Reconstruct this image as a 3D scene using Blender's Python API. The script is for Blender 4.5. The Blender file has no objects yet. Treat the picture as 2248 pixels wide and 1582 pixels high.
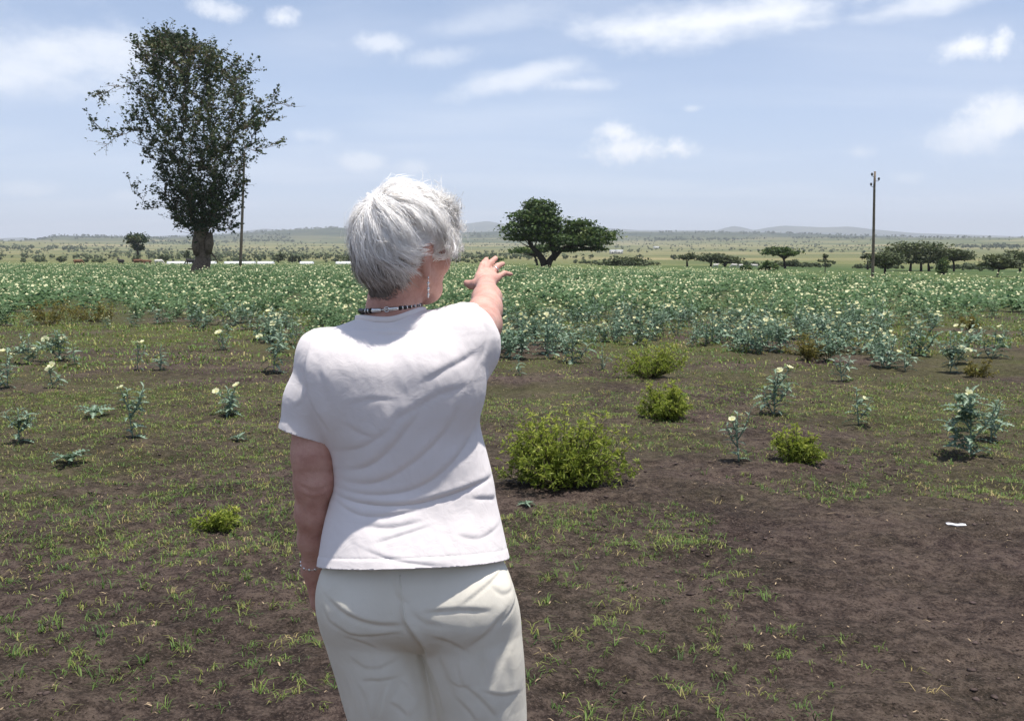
import bpy, math, random
import numpy as np
from mathutils import Vector

random.seed(7)
rng = np.random.default_rng(11)
SC = bpy.context.scene
COL = SC.collection

# ------------------------------------------------------------------ camera
F_PX = 2185.0                       # focal length in photograph pixels (2248 wide)
CAM_H = 1.5
HORIZON = 560.0
PITCH = math.atan((791.0 - HORIZON) / F_PX)
cam_data = bpy.data.cameras.new('camera')
cam_data.sensor_width = 36.0
cam_data.lens = 36.0 * F_PX / 2248.0
cam_data.clip_start = 0.05
cam_data.clip_end = 60000.0
cam = bpy.data.objects.new('camera', cam_data)
COL.objects.link(cam)
cam.location = (0, 0, CAM_H)
cam.rotation_euler = (math.pi / 2 - PITCH, 0, 0)
SC.camera = cam

# ------------------------------------------------------------------ light
SUN_EL = math.radians(81.0)
SUN_AZ = math.radians(97.0)         # clockwise from +Y (the view direction), seen from above
sun_dir = Vector((math.sin(SUN_AZ) * math.cos(SUN_EL), math.cos(SUN_AZ) * math.cos(SUN_EL), math.sin(SUN_EL)))
sd = bpy.data.lights.new('sun', 'SUN')
sd.energy = 4.2
sd.angle = math.radians(1.0)
sd.color = (1.0, 0.965, 0.91)
sun = bpy.data.objects.new('sun', sd)
COL.objects.link(sun)
sun.rotation_euler = (-sun_dir).to_track_quat('-Z', 'Y').to_euler()
sun.location = (10, 10, 30)

SC.view_settings.view_transform = 'Standard'
SC.view_settings.look = 'None'
SC.view_settings.exposure = 0.62
SC.view_settings.gamma = 1.0
SC.view_settings.use_curve_mapping = False
SC.render.engine = 'CYCLES'
SC.cycles.use_denoising = True
SC.cycles.max_bounces = 8
SC.cycles.diffuse_bounces = 4
SC.cycles.glossy_bounces = 2
SC.cycles.transmission_bounces = 5
SC.cycles.transparent_max_bounces = 6
SC.cycles.volume_bounces = 0
SC.cycles.use_adaptive_sampling = True
SC.cycles.adaptive_threshold = 0.015
SC.cycles.caustics_reflective = False
SC.cycles.caustics_refractive = False

# ------------------------------------------------------------------ pixel helpers
CP, SP = math.cos(PITCH), math.sin(PITCH)
def ray(px, py):
    u = (np.asarray(px, float) - 1124.0) / F_PX
    v = -(np.asarray(py, float) - 791.0) / F_PX
    return u, CP + v * SP, -SP + v * CP          # x, y, z of the viewing direction
def at_depth(px, py, Y):
    """the point seen at a pixel, at world distance Y ahead"""
    x, y, z = ray(px, py)
    s = Y / y
    return np.array([x * s, np.asarray(Y, float) + 0 * s, CAM_H + z * s]).T
def project(P):
    P = np.asarray(P, float)
    x, y, z = P[..., 0], P[..., 1], P[..., 2] - CAM_H
    fwd = y * CP - z * SP
    up = y * SP + z * CP
    return 1124.0 + F_PX * x / fwd, 791.0 - F_PX * up / fwd

# ------------------------------------------------------------------ noise
_perm = np.random.default_rng(5).permutation(4096)
def _hash(ix, iy):
    return _perm[(_perm[ix & 4095] + iy) & 4095] / 4095.0
def vnoise(x, y):
    x = np.asarray(x, float); y = np.asarray(y, float)
    ix = np.floor(x).astype(np.int64); iy = np.floor(y).astype(np.int64)
    fx = x - ix; fy = y - iy
    fx = fx * fx * fx * (fx * (fx * 6 - 15) + 10); fy = fy * fy * fy * (fy * (fy * 6 - 15) + 10)
    a = _hash(ix, iy); b = _hash(ix + 1, iy); c = _hash(ix, iy + 1); d = _hash(ix + 1, iy + 1)
    return (a * (1 - fx) + b * fx) * (1 - fy) + (c * (1 - fx) + d * fx) * fy
def fbm(x, y, octaves=4, gain=0.5):
    s = 0.0; a = 1.0; t = 0.0
    for k in range(octaves):
        s = s + a * vnoise(np.asarray(x) * 2 ** k + 17.3 * k, np.asarray(y) * 2 ** k - 9.1 * k); t += a; a *= gain
    return s / t
def sstep(a, b, x):
    t = np.clip((np.asarray(x, float) - a) / (b - a), 0, 1)
    return t * t * (3 - 2 * t)

# ------------------------------------------------------------------ mesh helpers
def make_mesh(name, V, Fs, mats=(), smooth=False, attrs=None, mat_index=None):
    """V (n,3); Fs: a list of int arrays (m,3) or (m,4)"""
    V = np.ascontiguousarray(V, dtype=np.float32)
    if not isinstance(Fs, (list, tuple)): Fs = [Fs]
    Fs = [np.asarray(f, dtype=np.int32) for f in Fs if len(f)]
    me = bpy.data.meshes.new(name)
    me.vertices.add(len(V)); me.vertices.foreach_set('co', V.ravel())
    nl = sum(f.size for f in Fs); npol = sum(len(f) for f in Fs)
    me.loops.add(nl); me.polygons.add(npol)
    me.loops.foreach_set('vertex_index', np.concatenate([f.ravel() for f in Fs]))
    tot = np.concatenate([np.full(len(f), f.shape[1], np.int32) for f in Fs])
    start = np.concatenate([[0], np.cumsum(tot)[:-1]]).astype(np.int32)
    me.polygons.foreach_set('loop_start', start)
    me.polygons.foreach_set('loop_total', tot)
    if mat_index is not None: me.polygons.foreach_set('material_index', np.asarray(mat_index, np.int32))
    if smooth: me.polygons.foreach_set('use_smooth', np.ones(npol, bool))
    for k, v in (attrs or {}).items():
        a = me.attributes.new(k, 'FLOAT', 'POINT'); a.data.foreach_set('value', np.asarray(v, np.float32))
    for m in mats if isinstance(mats, (list, tuple)) else [mats]: me.materials.append(m)
    me.update(calc_edges=True)
    me.validate()
    return me
def add_obj(name, me, parent=None, loc=None, rot=None, scale=None):
    o = bpy.data.objects.new(name, me); COL.objects.link(o)
    if parent is not None: o.parent = parent
    if loc is not None: o.location = loc
    if rot is not None: o.rotation_euler = rot
    if scale is not None: o.scale = scale if hasattr(scale, '__len__') else (scale,) * 3
    return o
def tag(o, label=None, cat=None, group=None, kind=None):
    if label: o['label'] = label
    if cat: o['category'] = cat
    if group: o['group'] = group
    if kind: o['kind'] = kind
    return o
def thing(name, loc, label, cat, group=None):
    o = bpy.data.objects.new(name, None); COL.objects.link(o)
    o.location = loc; o.empty_display_size = 0.2
    return tag(o, label, cat, group)

class MB:
    """collects geometry of one mesh"""
    def __init__(s): s.V = []; s.T = []; s.Q = []; s.n = 0; s.A = {}
    def add(s, V, T=None, Q=None, **attrs):
        V = np.asarray(V, float).reshape(-1, 3)
        if T is not None and len(T): s.T.append(np.asarray(T, np.int64) + s.n)
        if Q is not None and len(Q): s.Q.append(np.asarray(Q, np.int64) + s.n)
        for k, v in attrs.items():
            s.A.setdefault(k, []).append(np.broadcast_to(np.asarray(v, float), (len(V),)))
        s.V.append(V); s.n += len(V)
    def mesh(s, name, mats, smooth=False):
        Fs = []
        if s.T: Fs.append(np.concatenate(s.T))
        if s.Q: Fs.append(np.concatenate(s.Q))
        return make_mesh(name, np.concatenate(s.V), Fs, mats, smooth, {k: np.concatenate(v) for k, v in s.A.items()})
    def tube(s, pts, rad, n=8, cap=True, **attrs):
        P = np.asarray(pts, float); m = len(P); R = np.broadcast_to(np.asarray(rad, float), (m,))
        T = np.gradient(P, axis=0); T /= np.linalg.norm(T, axis=1, keepdims=True) + 1e-12
        ref = np.array([0.31, 0.2, 0.93]); 
        if abs(np.dot(T.mean(0), ref)) > 0.9 * np.linalg.norm(T.mean(0)): ref = np.array([0.9, -0.4, 0.1])
        A = np.cross(T, ref); A /= np.linalg.norm(A, axis=1, keepdims=True); B = np.cross(T, A)
        th = np.arange(n) * 2 * np.pi / n
        V = P[:, None] + R[:, None, None] * (np.cos(th)[None, :, None] * A[:, None] + np.sin(th)[None, :, None] * B[:, None])
        i, j = np.meshgrid(np.arange(m - 1), np.arange(n), indexing='ij'); j2 = (j + 1) % n
        Q = np.stack([i * n + j, (i + 1) * n + j, (i + 1) * n + j2, i * n + j2], -1).reshape(-1, 4)
        V = V.reshape(-1, 3); Tr = None
        if cap:
            V = np.concatenate([V, P[:1], P[-1:]]); k = np.arange(n); k2 = (k + 1) % n
            Tr = np.concatenate([np.stack([np.full(n, m * n), k, k2], 1), np.stack([np.full(n, m * n + 1), (m - 1) * n + k2, (m - 1) * n + k], 1)])
        s.add(V, Tr, Q, **attrs)
    def box(s, c, d, rot=0.0, **attrs):
        c = np.asarray(c, float); h = np.asarray(d, float) / 2
        V = np.array([[x, y, z] for x in (-1, 1) for y in (-1, 1) for z in (-1, 1)]) * h
        cr, sr = math.cos(rot), math.sin(rot)
        V = np.stack([V[:, 0] * cr - V[:, 1] * sr, V[:, 0] * sr + V[:, 1] * cr, V[:, 2]], 1) + c
        s.add(V, None, [[0, 1, 3, 2], [4, 6, 7, 5], [0, 4, 5, 1], [2, 3, 7, 6], [0, 2, 6, 4], [1, 5, 7, 3]], **attrs)

def catmull(xs, ys, x):
    """smooth 1-D interpolation through (xs, ys), rows of ys may be vectors"""
    xs = np.asarray(xs, float); ys = np.asarray(ys, float); x = np.clip(x, xs[0], xs[-1])
    m = np.gradient(ys, xs, axis=0)
    k = np.clip(np.searchsorted(xs, x, side='right') - 1, 0, len(xs) - 2)
    h = xs[k + 1] - xs[k]; t = (x - xs[k]) / h
    if ys.ndim > 1: h = h[..., None]; t = t[..., None]
    return (ys[k] * (1 + 2 * t) * (1 - t) ** 2 + m[k] * h * t * (1 - t) ** 2 + ys[k + 1] * t * t * (3 - 2 * t) + m[k + 1] * h * t * t * (t - 1))
def bezier(p0, p1, p2, n):
    t = np.linspace(0, 1, n)[:, None]
    return (1 - t) ** 2 * np.asarray(p0) + 2 * t * (1 - t) * np.asarray(p1) + t * t * np.asarray(p2)

# ------------------------------------------------------------------ materials
def new_mat(name):
    m = bpy.data.materials.new(name); m.use_nodes = True
    nt = m.node_tree; nt.nodes.clear()
    return m, nt
class NT:
    """short node builder"""
    def __init__(s, nt): s.nt = nt
    def n(s, typ, **kw):
        nd = s.nt.nodes.new(typ)
        for k, v in kw.items():
            if k.startswith('i_'):
                key = k[2:].replace('_', ' ')
                key = int(key) if key.isdigit() else key
                if isinstance(v, bpy.types.NodeSocket): s.nt.links.new(v, nd.inputs[key])
                else: nd.inputs[key].default_value = v
            else: setattr(nd, k, v)
        return nd
    def link(s, a, b): s.nt.links.new(a, b)
    def math(s, op, a, b=0.0, clamp=False):
        nd = s.nt.nodes.new('ShaderNodeMath'); nd.operation = op; nd.use_clamp = clamp
        for k, v in ((0, a), (1, b)):
            if isinstance(v, bpy.types.NodeSocket): s.nt.links.new(v, nd.inputs[k])
            else: nd.inputs[k].default_value = v
        return nd.outputs[0]
    def ramp(s, fac, stops, interp='LINEAR'):
        nd = s.nt.nodes.new('ShaderNodeValToRGB'); cr = nd.color_ramp; cr.interpolation = interp
        while len(cr.elements) < len(stops): cr.elements.new(0.5)
        for e, (p, c) in zip(cr.elements, stops):
            e.position = p; e.color = (c, c, c, 1) if not hasattr(c, '__len__') else (*c, 1)
        s.nt.links.new(fac, nd.inputs[0]); return nd.outputs[0]
    def mix(s, fac, a, b, blend='MIX'):
        nd = s.nt.nodes.new('ShaderNodeMix'); nd.data_type = 'RGBA'; nd.blend_type = blend
        for k, v in ((0, fac), (6, a), (7, b)):
            if isinstance(v, bpy.types.NodeSocket): s.nt.links.new(v, nd.inputs[k])
            else: nd.inputs[k].default_value = v if k == 0 else ((*v, 1) if len(v) == 3 else v)
        return nd.outputs[2]
    def noise(s, vec, scale, detail=4, rough=0.55, dist=0.0, out=0):
        nd = s.nt.nodes.new('ShaderNodeTexNoise'); nd.inputs['Scale'].default_value = scale
        nd.inputs['Detail'].default_value = detail; nd.inputs['Roughness'].default_value = rough; nd.inputs['Distortion'].default_value = dist
        if vec is not None: s.nt.links.new(vec, nd.inputs['Vector'])
        return nd.outputs[out]
    def bump(s, height, strength, dist):
        nd = s.n('ShaderNodeBump'); nd.inputs['Strength'].default_value = strength; nd.inputs['Distance'].default_value = dist
        s.nt.links.new(height, nd.inputs['Height']); return nd.outputs[0]
    def out(s, shader, vol=None):
        o = s.n('ShaderNodeOutputMaterial')
        if shader is not None: s.nt.links.new(shader, o.inputs['Surface'])
        if vol is not None: s.nt.links.new(vol, o.inputs['Volume'])
    def principled(s, color, rough=0.8, normal=None, spec=0.3, **kw):
        b = s.n('ShaderNodeBsdfPrincipled')
        if isinstance(color, bpy.types.NodeSocket): s.nt.links.new(color, b.inputs['Base Color'])
        else: b.inputs['Base Color'].default_value = (*color, 1)
        if isinstance(rough, bpy.types.NodeSocket): s.nt.links.new(rough, b.inputs['Roughness'])
        else: b.inputs['Roughness'].default_value = rough
        b.inputs['Specular IOR Level'].default_value = spec
        if normal is not None: s.nt.links.new(normal, b.inputs['Normal'])
        for k, v in kw.items(): b.inputs[k.replace('_', ' ')].default_value = v
        return b
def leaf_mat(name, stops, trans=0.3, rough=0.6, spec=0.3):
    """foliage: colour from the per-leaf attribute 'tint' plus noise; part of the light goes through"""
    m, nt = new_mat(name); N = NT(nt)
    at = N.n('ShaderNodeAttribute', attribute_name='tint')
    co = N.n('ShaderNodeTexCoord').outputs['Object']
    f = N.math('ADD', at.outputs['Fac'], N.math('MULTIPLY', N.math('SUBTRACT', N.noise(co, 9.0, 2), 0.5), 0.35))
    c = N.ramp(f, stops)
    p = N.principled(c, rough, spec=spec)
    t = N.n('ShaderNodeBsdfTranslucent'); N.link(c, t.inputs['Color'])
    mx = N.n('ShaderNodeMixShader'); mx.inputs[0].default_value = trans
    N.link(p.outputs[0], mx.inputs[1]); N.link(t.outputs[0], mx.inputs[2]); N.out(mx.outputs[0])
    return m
def plain_mat(name, color, rough=0.8, var=0.2, scale=20.0, spec=0.3, bump=0.0, bscale=60.0, metallic=0.0):
    m, nt = new_mat(name); N = NT(nt)
    co = N.n('ShaderNodeTexCoord').outputs['Object']
    lo = tuple(c * (1 - var) for c in color); hi = tuple(min(1, c * (1 + var)) for c in color)
    c = N.ramp(N.noise(co, scale, 5), [(0.3, lo), (0.7, hi)])
    nm = N.bump(N.noise(co, bscale, 4), bump, 0.02) if bump else None
    p = N.principled(c, rough, nm, spec); p.inputs['Metallic'].default_value = metallic
    N.out(p.outputs[0]); return m
# ------------------------------------------------------------------ world: sky with thin cirrus and a few cumulus
world = bpy.data.worlds.new('World'); SC.world = world; world.use_nodes = True
wn = world.node_tree; wn.nodes.clear(); W = NT(wn)
sky = W.n('ShaderNodeTexSky'); sky.sky_type = 'NISHITA'; sky.sun_disc = False
sky.sun_elevation = SUN_EL; sky.sun_rotation = SUN_AZ
sky.altitude = 1600.0; sky.air_density = 1.0; sky.dust_density = 0.6; sky.ozone_density = 1.4
wdir = W.n('ShaderNodeTexCoord').outputs['Generated']
sep = W.n('ShaderNodeSeparateXYZ'); W.link(wdir, sep.inputs[0])
zc = W.math('MAXIMUM', sep.outputs[2], 0.02)
zz = W.math('ADD', zc, 0.10)
plane = W.n('ShaderNodeCombineXYZ'); W.link(W.math('DIVIDE', sep.outputs[0], zz), plane.inputs[0]); W.link(W.math('DIVIDE', sep.outputs[1], zz), plane.inputs[1])
def wmap(vec, scale, rot=0.0, loc=(0, 0, 0)):
    mp = W.n('ShaderNodeMapping'); W.link(vec, mp.inputs[0]); mp.inputs['Scale'].default_value = scale; mp.inputs['Rotation'].default_value = (0, 0, rot); mp.inputs['Location'].default_value = loc
    return mp.outputs[0]
# thin streaky veil, everywhere in the sky
veil = W.noise(wmap(plane.outputs[0], (0.75, 1.5, 1), 0.35, (3.1, 0.4, 0)), 0.9, 5, 0.48, 0.3)
veil = W.ramp(veil, [(0.40, 0.0), (0.72, 1.0)], 'EASE')
soft = W.ramp(W.noise(wmap(plane.outputs[0], (0.5, 0.5, 1), 0.0, (1.0, 2.0, 0)), 0.6, 3, 0.5), [(0.35, 0.0), (0.75, 1.0)])
HAZE_SKY = (4.5, 5.25, 7.2)
CLOUD = (8.0, 8.2, 8.6)
low = W.ramp(zc, [(0.0, 0.75), (0.09, 0.56), (0.25, 0.18), (0.6, 0.10), (1.0, 0.10)])
c = W.mix(low, sky.outputs[0], HAZE_SKY)
c = W.mix(W.math('MULTIPLY', soft, 0.22), c, (5.2, 5.4, 6.8))
c = W.mix(W.math('MULTIPLY', veil, 0.20), c, CLOUD)
# single clouds: (px, py, half width px, half height px, strength, tilt)
warp = W.math('ADD', W.math('MULTIPLY', W.noise(wdir, 24.0, 8, 0.66), 0.7), W.math('MULTIPLY', W.noise(wdir, 75.0, 6, 0.7), 0.3))
warp2 = W.noise(wmap(wdir, (1, 1, 2.0)), 9.0, 6, 0.6)
CL = [(1385, 325, 135, 42, 1.0, 0.0), (1350, 290, 60, 26, 1.0, 0.0), (1485, 322, 55, 34, 1.0, 0.0), (2130, 105, 95, 36, 1.0, 0.0), (2195, 95, 28, 40, 1.0, 0.1),
      (2215, 250, 130, 60, 0.9, 0.0), (2130, 300, 120, 60, .5, 0.0), (1640, 38, 470, 62, 1.0, -0.10), (1180, 160, 240, 40, 0.7, -0.22), (1270, 187, 90, 18, 0.5, 0),
      (840, 95, 90, 30, 0.62, -0.05), (620, 38, 42, 28, 0.8, 0.0), (490, 25, 75, 30, 0.7, 0.15), (960, 125, 110, 28, 0.4, -0.1),
      (60, 120, 330, 110, 0.75, -0.1), (680, 300, 60, 22, 0.35, 0), (800, 355, 80, 28, 0.5, 0), (900, 368, 60, 24, 0.4, 0), (1520, 238, 26, 10, 0.4, 0), (1890, 335, 45, 22, 0.35, 0),
      (1990, 390, 50, 18, 0.25, 0), (60, 415, 90, 22, 0.3, 0), (280, 430, 60, 18, 0.3, 0), (1050, 55, 160, 40, 0.35, -0.15), (2000, 20, 260, 26, 0.6, -0.08)]
for (px, py, hw, hh, st, tilt) in CL:
    d = Vector([float(v) for v in ray(px, py)]).normalized()
    u = d.cross(Vector((0, 0, 1))).normalized(); v = u.cross(d).normalized()
    u2 = u * math.cos(tilt) - v * math.sin(tilt); v2 = u * math.sin(tilt) + v * math.cos(tilt)
    def dot(vec, s):
        nd = W.n('ShaderNodeVectorMath', operation='DOT_PRODUCT'); W.link(wdir, nd.inputs[0]); nd.inputs[1].default_value = tuple(vec / s); return nd.outputs['Value']
    # directions near d: dot with u is zero at the centre because u is normal to d
    a = dot(u2, hw / F_PX); b = dot(v2, hh / F_PX)
    r2 = W.math('ADD', W.math('MULTIPLY', a, a), W.math('MULTIPLY', b, b))
    m = W.math('SUBTRACT', 1.0, W.math('SQRT', r2))
    big = hw > 150
    m = W.math('ADD', m, W.math('MULTIPLY', W.math('SUBTRACT', warp2 if big else warp, 0.5), 2.4 if big else 2.6))
    m = W.math('MULTIPLY', m, W.math('GREATER_THAN', dot(d, 1.0), 0.5))
    m = W.ramp(m, [(0.02, 0.0), (1.0 if big else 0.95, 1.0)], 'EASE')
    c = W.mix(W.math('MULTIPLY', m, st * 0.95), c, CLOUD)
bg = W.n('ShaderNodeBackground'); W.link(c, bg.inputs[0]); bg.inputs[1].default_value = 0.092
wo = W.n('ShaderNodeOutputWorld'); W.link(bg.outputs[0], wo.inputs[0])
# ------------------------------------------------------------------ terrain
def az_px(x, y):                     # the photograph column that a ground point lies under
    return 1124.0 + F_PX * np.asarray(x) / np.maximum(np.asarray(y), 1e-6)
NEAR_RIDGE = np.array([(-900, 540), (0, 548), (60, 540), (130, 521), (250, 523), (400, 524), (520, 515), (620, 508), (720, 502), (800, 503), (1000, 512), (1100, 508), (1300, 506), (1400, 510), (1500, 510), (1650, 512), (1800, 517), (2000, 524), (2248, 530), (3200, 535)], float)
FAR_RIDGE = np.array([(-900, 540), (0, 528), (60, 526), (110, 530), (300, 524), (500, 515), (585, 505), (640, 509), (1000, 496), (1070, 487), (1110, 494), (1200, 505), (1340, 503), (1400, 507), (1570, 508), (1590, 502), (1610, 499), (1635, 504), (1650, 508), (1680, 503), (1715, 499), (1800, 503), (1860, 502), (1910, 508), (2000, 516), (2248, 525), (3200, 530)], float)
def height(x, y):
    x = np.asarray(x, float); y = np.asarray(y, float)
    r = np.hypot(x, y)
    px = np.where(y > 0.3 * np.abs(x), az_px(x, np.maximum(y, 1e-3)), np.where(x > 0, 3200, -900))
    px = np.clip(px, -900, 3200)
    # gentle undulation of the field
    z = 0.10 * (fbm(x * 0.05 + 3, y * 0.05, 3) - 0.5) * sstep(6, 30, r)
    # the land falls a little beyond the field, more to the right
    z = z - np.interp(px, [1150, 1500, 1700, 1900, 2248], [0.0, 0.40, 0.50, 0.85, 0.95]) * sstep(58, 112, r) - np.interp(px, [1150, 1700], [0.9, 0.5]) * sstep(150, 260, r)
    # plain rising to the hills: height from the elevation angle it is seen under
    ridge = np.interp(px, NEAR_RIDGE[:, 0], NEAR_RIDGE[:, 1]) + 3.0 * (fbm(px * 0.02, px * 0 + 2, 4) - 0.5)
    lr = np.log(np.maximum(r, 1.0))
    yy = np.interp(lr, np.log([260, 450, 800, 1400, 2300, 3200]), [574, 570, 560, 549, 537, 526])
    yy = yy + (fbm(x * 0.0016 + 5, y * 0.0016, 4) - 0.5) * 14 * sstep(500, 2200, r)
    k = sstep(2600, 4200, r)
    yy = yy * (1 - k) + ridge * k
    zr = CAM_H - (yy - HORIZON) / F_PX * r
    w = sstep(220, 420, r)
    z = z * (1 - w) + zr * w
    # behind the first ridge: a hollow, then the far blue hills
    ridge2 = np.interp(px, FAR_RIDGE[:, 0], FAR_RIDGE[:, 1])
    zf = CAM_H - (ridge2 - HORIZON) / F_PX * 10500.0
    zn = CAM_H - (ridge - HORIZON) / F_PX * 4200.0
    z = np.where(r > 4200, zn + (zf - zn) * sstep(7200, 10500, r) - 40 * sstep(4200, 6000, r) * (1 - sstep(6000, 9500, r)), z)
    z = np.where(r > 10500, zf - 60 * sstep(10500, 13000, r), z)
    return z
def rough(x, y):                     # clods and hollows of the bare soil close by
    r = np.hypot(x, y)
    return ((fbm(x * 1.1, y * 1.1, 3) - 0.5) * 0.05 + (fbm(x * 5.0 + 9, y * 5.0, 4, 0.62) - 0.5) * 0.075) * (1 - sstep(14, 30, r))
def ground_z(x, y): return height(x, y) + rough(x, y)
def on_ground(px, py, it=12):
    """ground point seen at a pixel"""
    dx, dy, dz = [float(v) for v in ray(px, py)]
    z = 0.0
    for _ in range(it):
        s = (z - CAM_H) / min(dz, -1e-4)
        x, y = dx * s, dy * s
        z = 0.5 * z + 0.5 * float(ground_z(x, y))
    return np.array([x, y, float(ground_z(x, y))])
def stand(px, Y):
    """ground point in column px at distance Y"""
    x = (px - 1124.0) / F_PX * Y * (CP + SP * 0.10)
    return np.array([x, Y, float(ground_z(x, Y))])

th_f = np.radians(np.arange(-44, 44.01, 0.25)); th_c = np.radians(np.concatenate([np.arange(48, 312.1, 6)]))
TH = np.concatenate([th_f, th_c])
R1 = [0.25]
while R1[-1] < 16: R1.append(R1[-1] * 1.0095 + (0.02 if R1[-1] < 2.6 else 0.0))
while R1[-1] < 60: R1.append(R1[-1] * 1.02)
while R1[-1] < 15000: R1.append(R1[-1] * 1.03)
R1 = np.array(R1)
RR, TT = np.meshgrid(R1, TH, indexing='ij')
GX, GY = RR * np.sin(TT), RR * np.cos(TT)
GV = np.stack([GX, GY, ground_z(GX, GY)], -1).reshape(-1, 3)
nr, ntt = RR.shape
i, j = np.meshgrid(np.arange(nr - 1), np.arange(ntt), indexing='ij'); j2 = (j + 1) % ntt
GQ = np.stack([i * ntt + j, i * ntt + j2, (i + 1) * ntt + j2, (i + 1) * ntt + j], -1).reshape(-1, 4)
GV = np.concatenate([GV, [[0, 0, 0.0]]]); k = np.arange(ntt)
GT = np.stack([np.full(ntt, len(GV) - 1), (k + 1) % ntt, k], 1)

gm, gnt = new_mat('soil_and_plain'); N = NT(gnt)
pos = N.n('ShaderNodeNewGeometry').outputs['Position']
ln = N.n('ShaderNodeVectorMath', operation='LENGTH'); N.link(pos, ln.inputs[0]); dist = ln.outputs['Value']
n1 = N.noise(pos, 1.3, 6, 0.6); n2 = N.noise(pos, 14.0, 6, 0.65); n3 = N.noise(pos, 75.0, 4, 0.7); n4 = N.noise(pos, 0.35, 5, 0.6)
soil = N.ramp(N.math('ADD', N.math('MULTIPLY', n1, 0.40), N.math('MULTIPLY', n2, 0.60)), [(0.41, (0.036, 0.025, 0.021)), (0.49, (0.074, 0.051, 0.043)), (0.58, (0.150, 0.107, 0.088))])
soil = N.mix(N.ramp(n3, [(0.53, 0.0), (0.64, 0.8)]), soil, (0.165, 0.122, 0.098))
soil = N.mix(N.ramp(n3, [(0.38, 0.9), (0.46, 0.0)]), soil, (0.026, 0.018, 0.016))
green = N.ramp(N.noise(pos, 30.0, 4, 0.7), [(0.3, (0.058, 0.072, 0.018)), (0.7, (0.135, 0.145, 0.036))])
gm_fac = N.math('MULTIPLY', N.ramp(N.math('ADD', n4, N.math('MULTIPLY', n2, 0.35)), [(0.56, 0.0), (0.80, 1.0)]), N.ramp(N.math('DIVIDE', dist, 30.0), [(0.15, 0.10), (0.33, 0.45), (0.6, 0.75)]))
near = N.mix(gm_fac, soil, green)
# the savanna plain and hills
mp = N.n('ShaderNodeMapping'); N.link(pos, mp.inputs[0]); mp.inputs['Scale'].default_value = (0.0016, 0.0030, 0.0)
p1 = N.noise(mp.outputs[0], 1.0, 8, 0.62); p2 = N.noise(pos, 0.011, 6, 0.6)
mix12 = N.math('ADD', N.math('MULTIPLY', p1, 0.62), N.math('MULTIPLY', p2, 0.38))
plainc = N.ramp(mix12, [(0.38, (0.060, 0.080, 0.032)), (0.47, (0.115, 0.125, 0.050)), (0.55, (0.20, 0.18, 0.082)), (0.64, (0.32, 0.255, 0.15))])
far_hill = N.ramp(mix12, [(0.40, (0.016, 0.028, 0.020)), (0.50, (0.036, 0.050, 0.030)), (0.60, (0.10, 0.10, 0.05))])
plainc = N.mix(N.ramp(N.math('DIVIDE', dist, 6000.0), [(0.40, 0.0), (0.60, 1.0)]), plainc, far_hill)
midg = N.ramp(p2, [(0.4, (0.05, 0.085, 0.03)), (0.6, (0.11, 0.135, 0.045))])
col = N.mix(N.ramp(N.math('DIVIDE', dist, 100.0), [(0.2, 0.0), (0.5, 1.0)]), near, midg)
col = N.mix(N.ramp(N.math('DIVIDE', dist, 1000.0), [(0.19, 0.0), (0.42, 1.0)]), col, plainc)
h = N.math('ADD', N.math('MULTIPLY', n2, 0.5), N.math('MULTIPLY', n3, 0.35))
nm = N.bump(h, 1.0, 0.10)
N.out(N.principled(col, 0.95, nm, 0.12).outputs[0])
ground = add_obj('ground', make_mesh('ground', GV, [GT, GQ], gm, smooth=True))
tag(ground, 'dark brown bare soil running out to a grassy plain and hills', None, None, 'structure')

# haze: the air between the camera and the hills
hm, hnt = new_mat('haze_air'); H = NT(hnt)
pv = H.n('ShaderNodeVolumePrincipled'); pv.inputs['Color'].default_value = (0.90, 0.94, 1.0, 1); pv.inputs['Density'].default_value = 1.3e-4; pv.inputs['Anisotropy'].default_value = 0.0
H.out(None, pv.outputs[0])
hb = MB(); hb.box((0, 0, 0), (34000, 34000, 1)); hme = hb.mesh('haze', hm)
zlo = float(GV[:, 2].min()) - 1.0; zhi = float(GV[:, 2].max()) + 60.0
for v in hme.vertices: v.co.z = zlo if v.co.z < 0 else zhi
haze = tag(add_obj('haze', hme), 'pale bluish haze over the plain and the hills', None, None, 'stuff')
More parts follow.
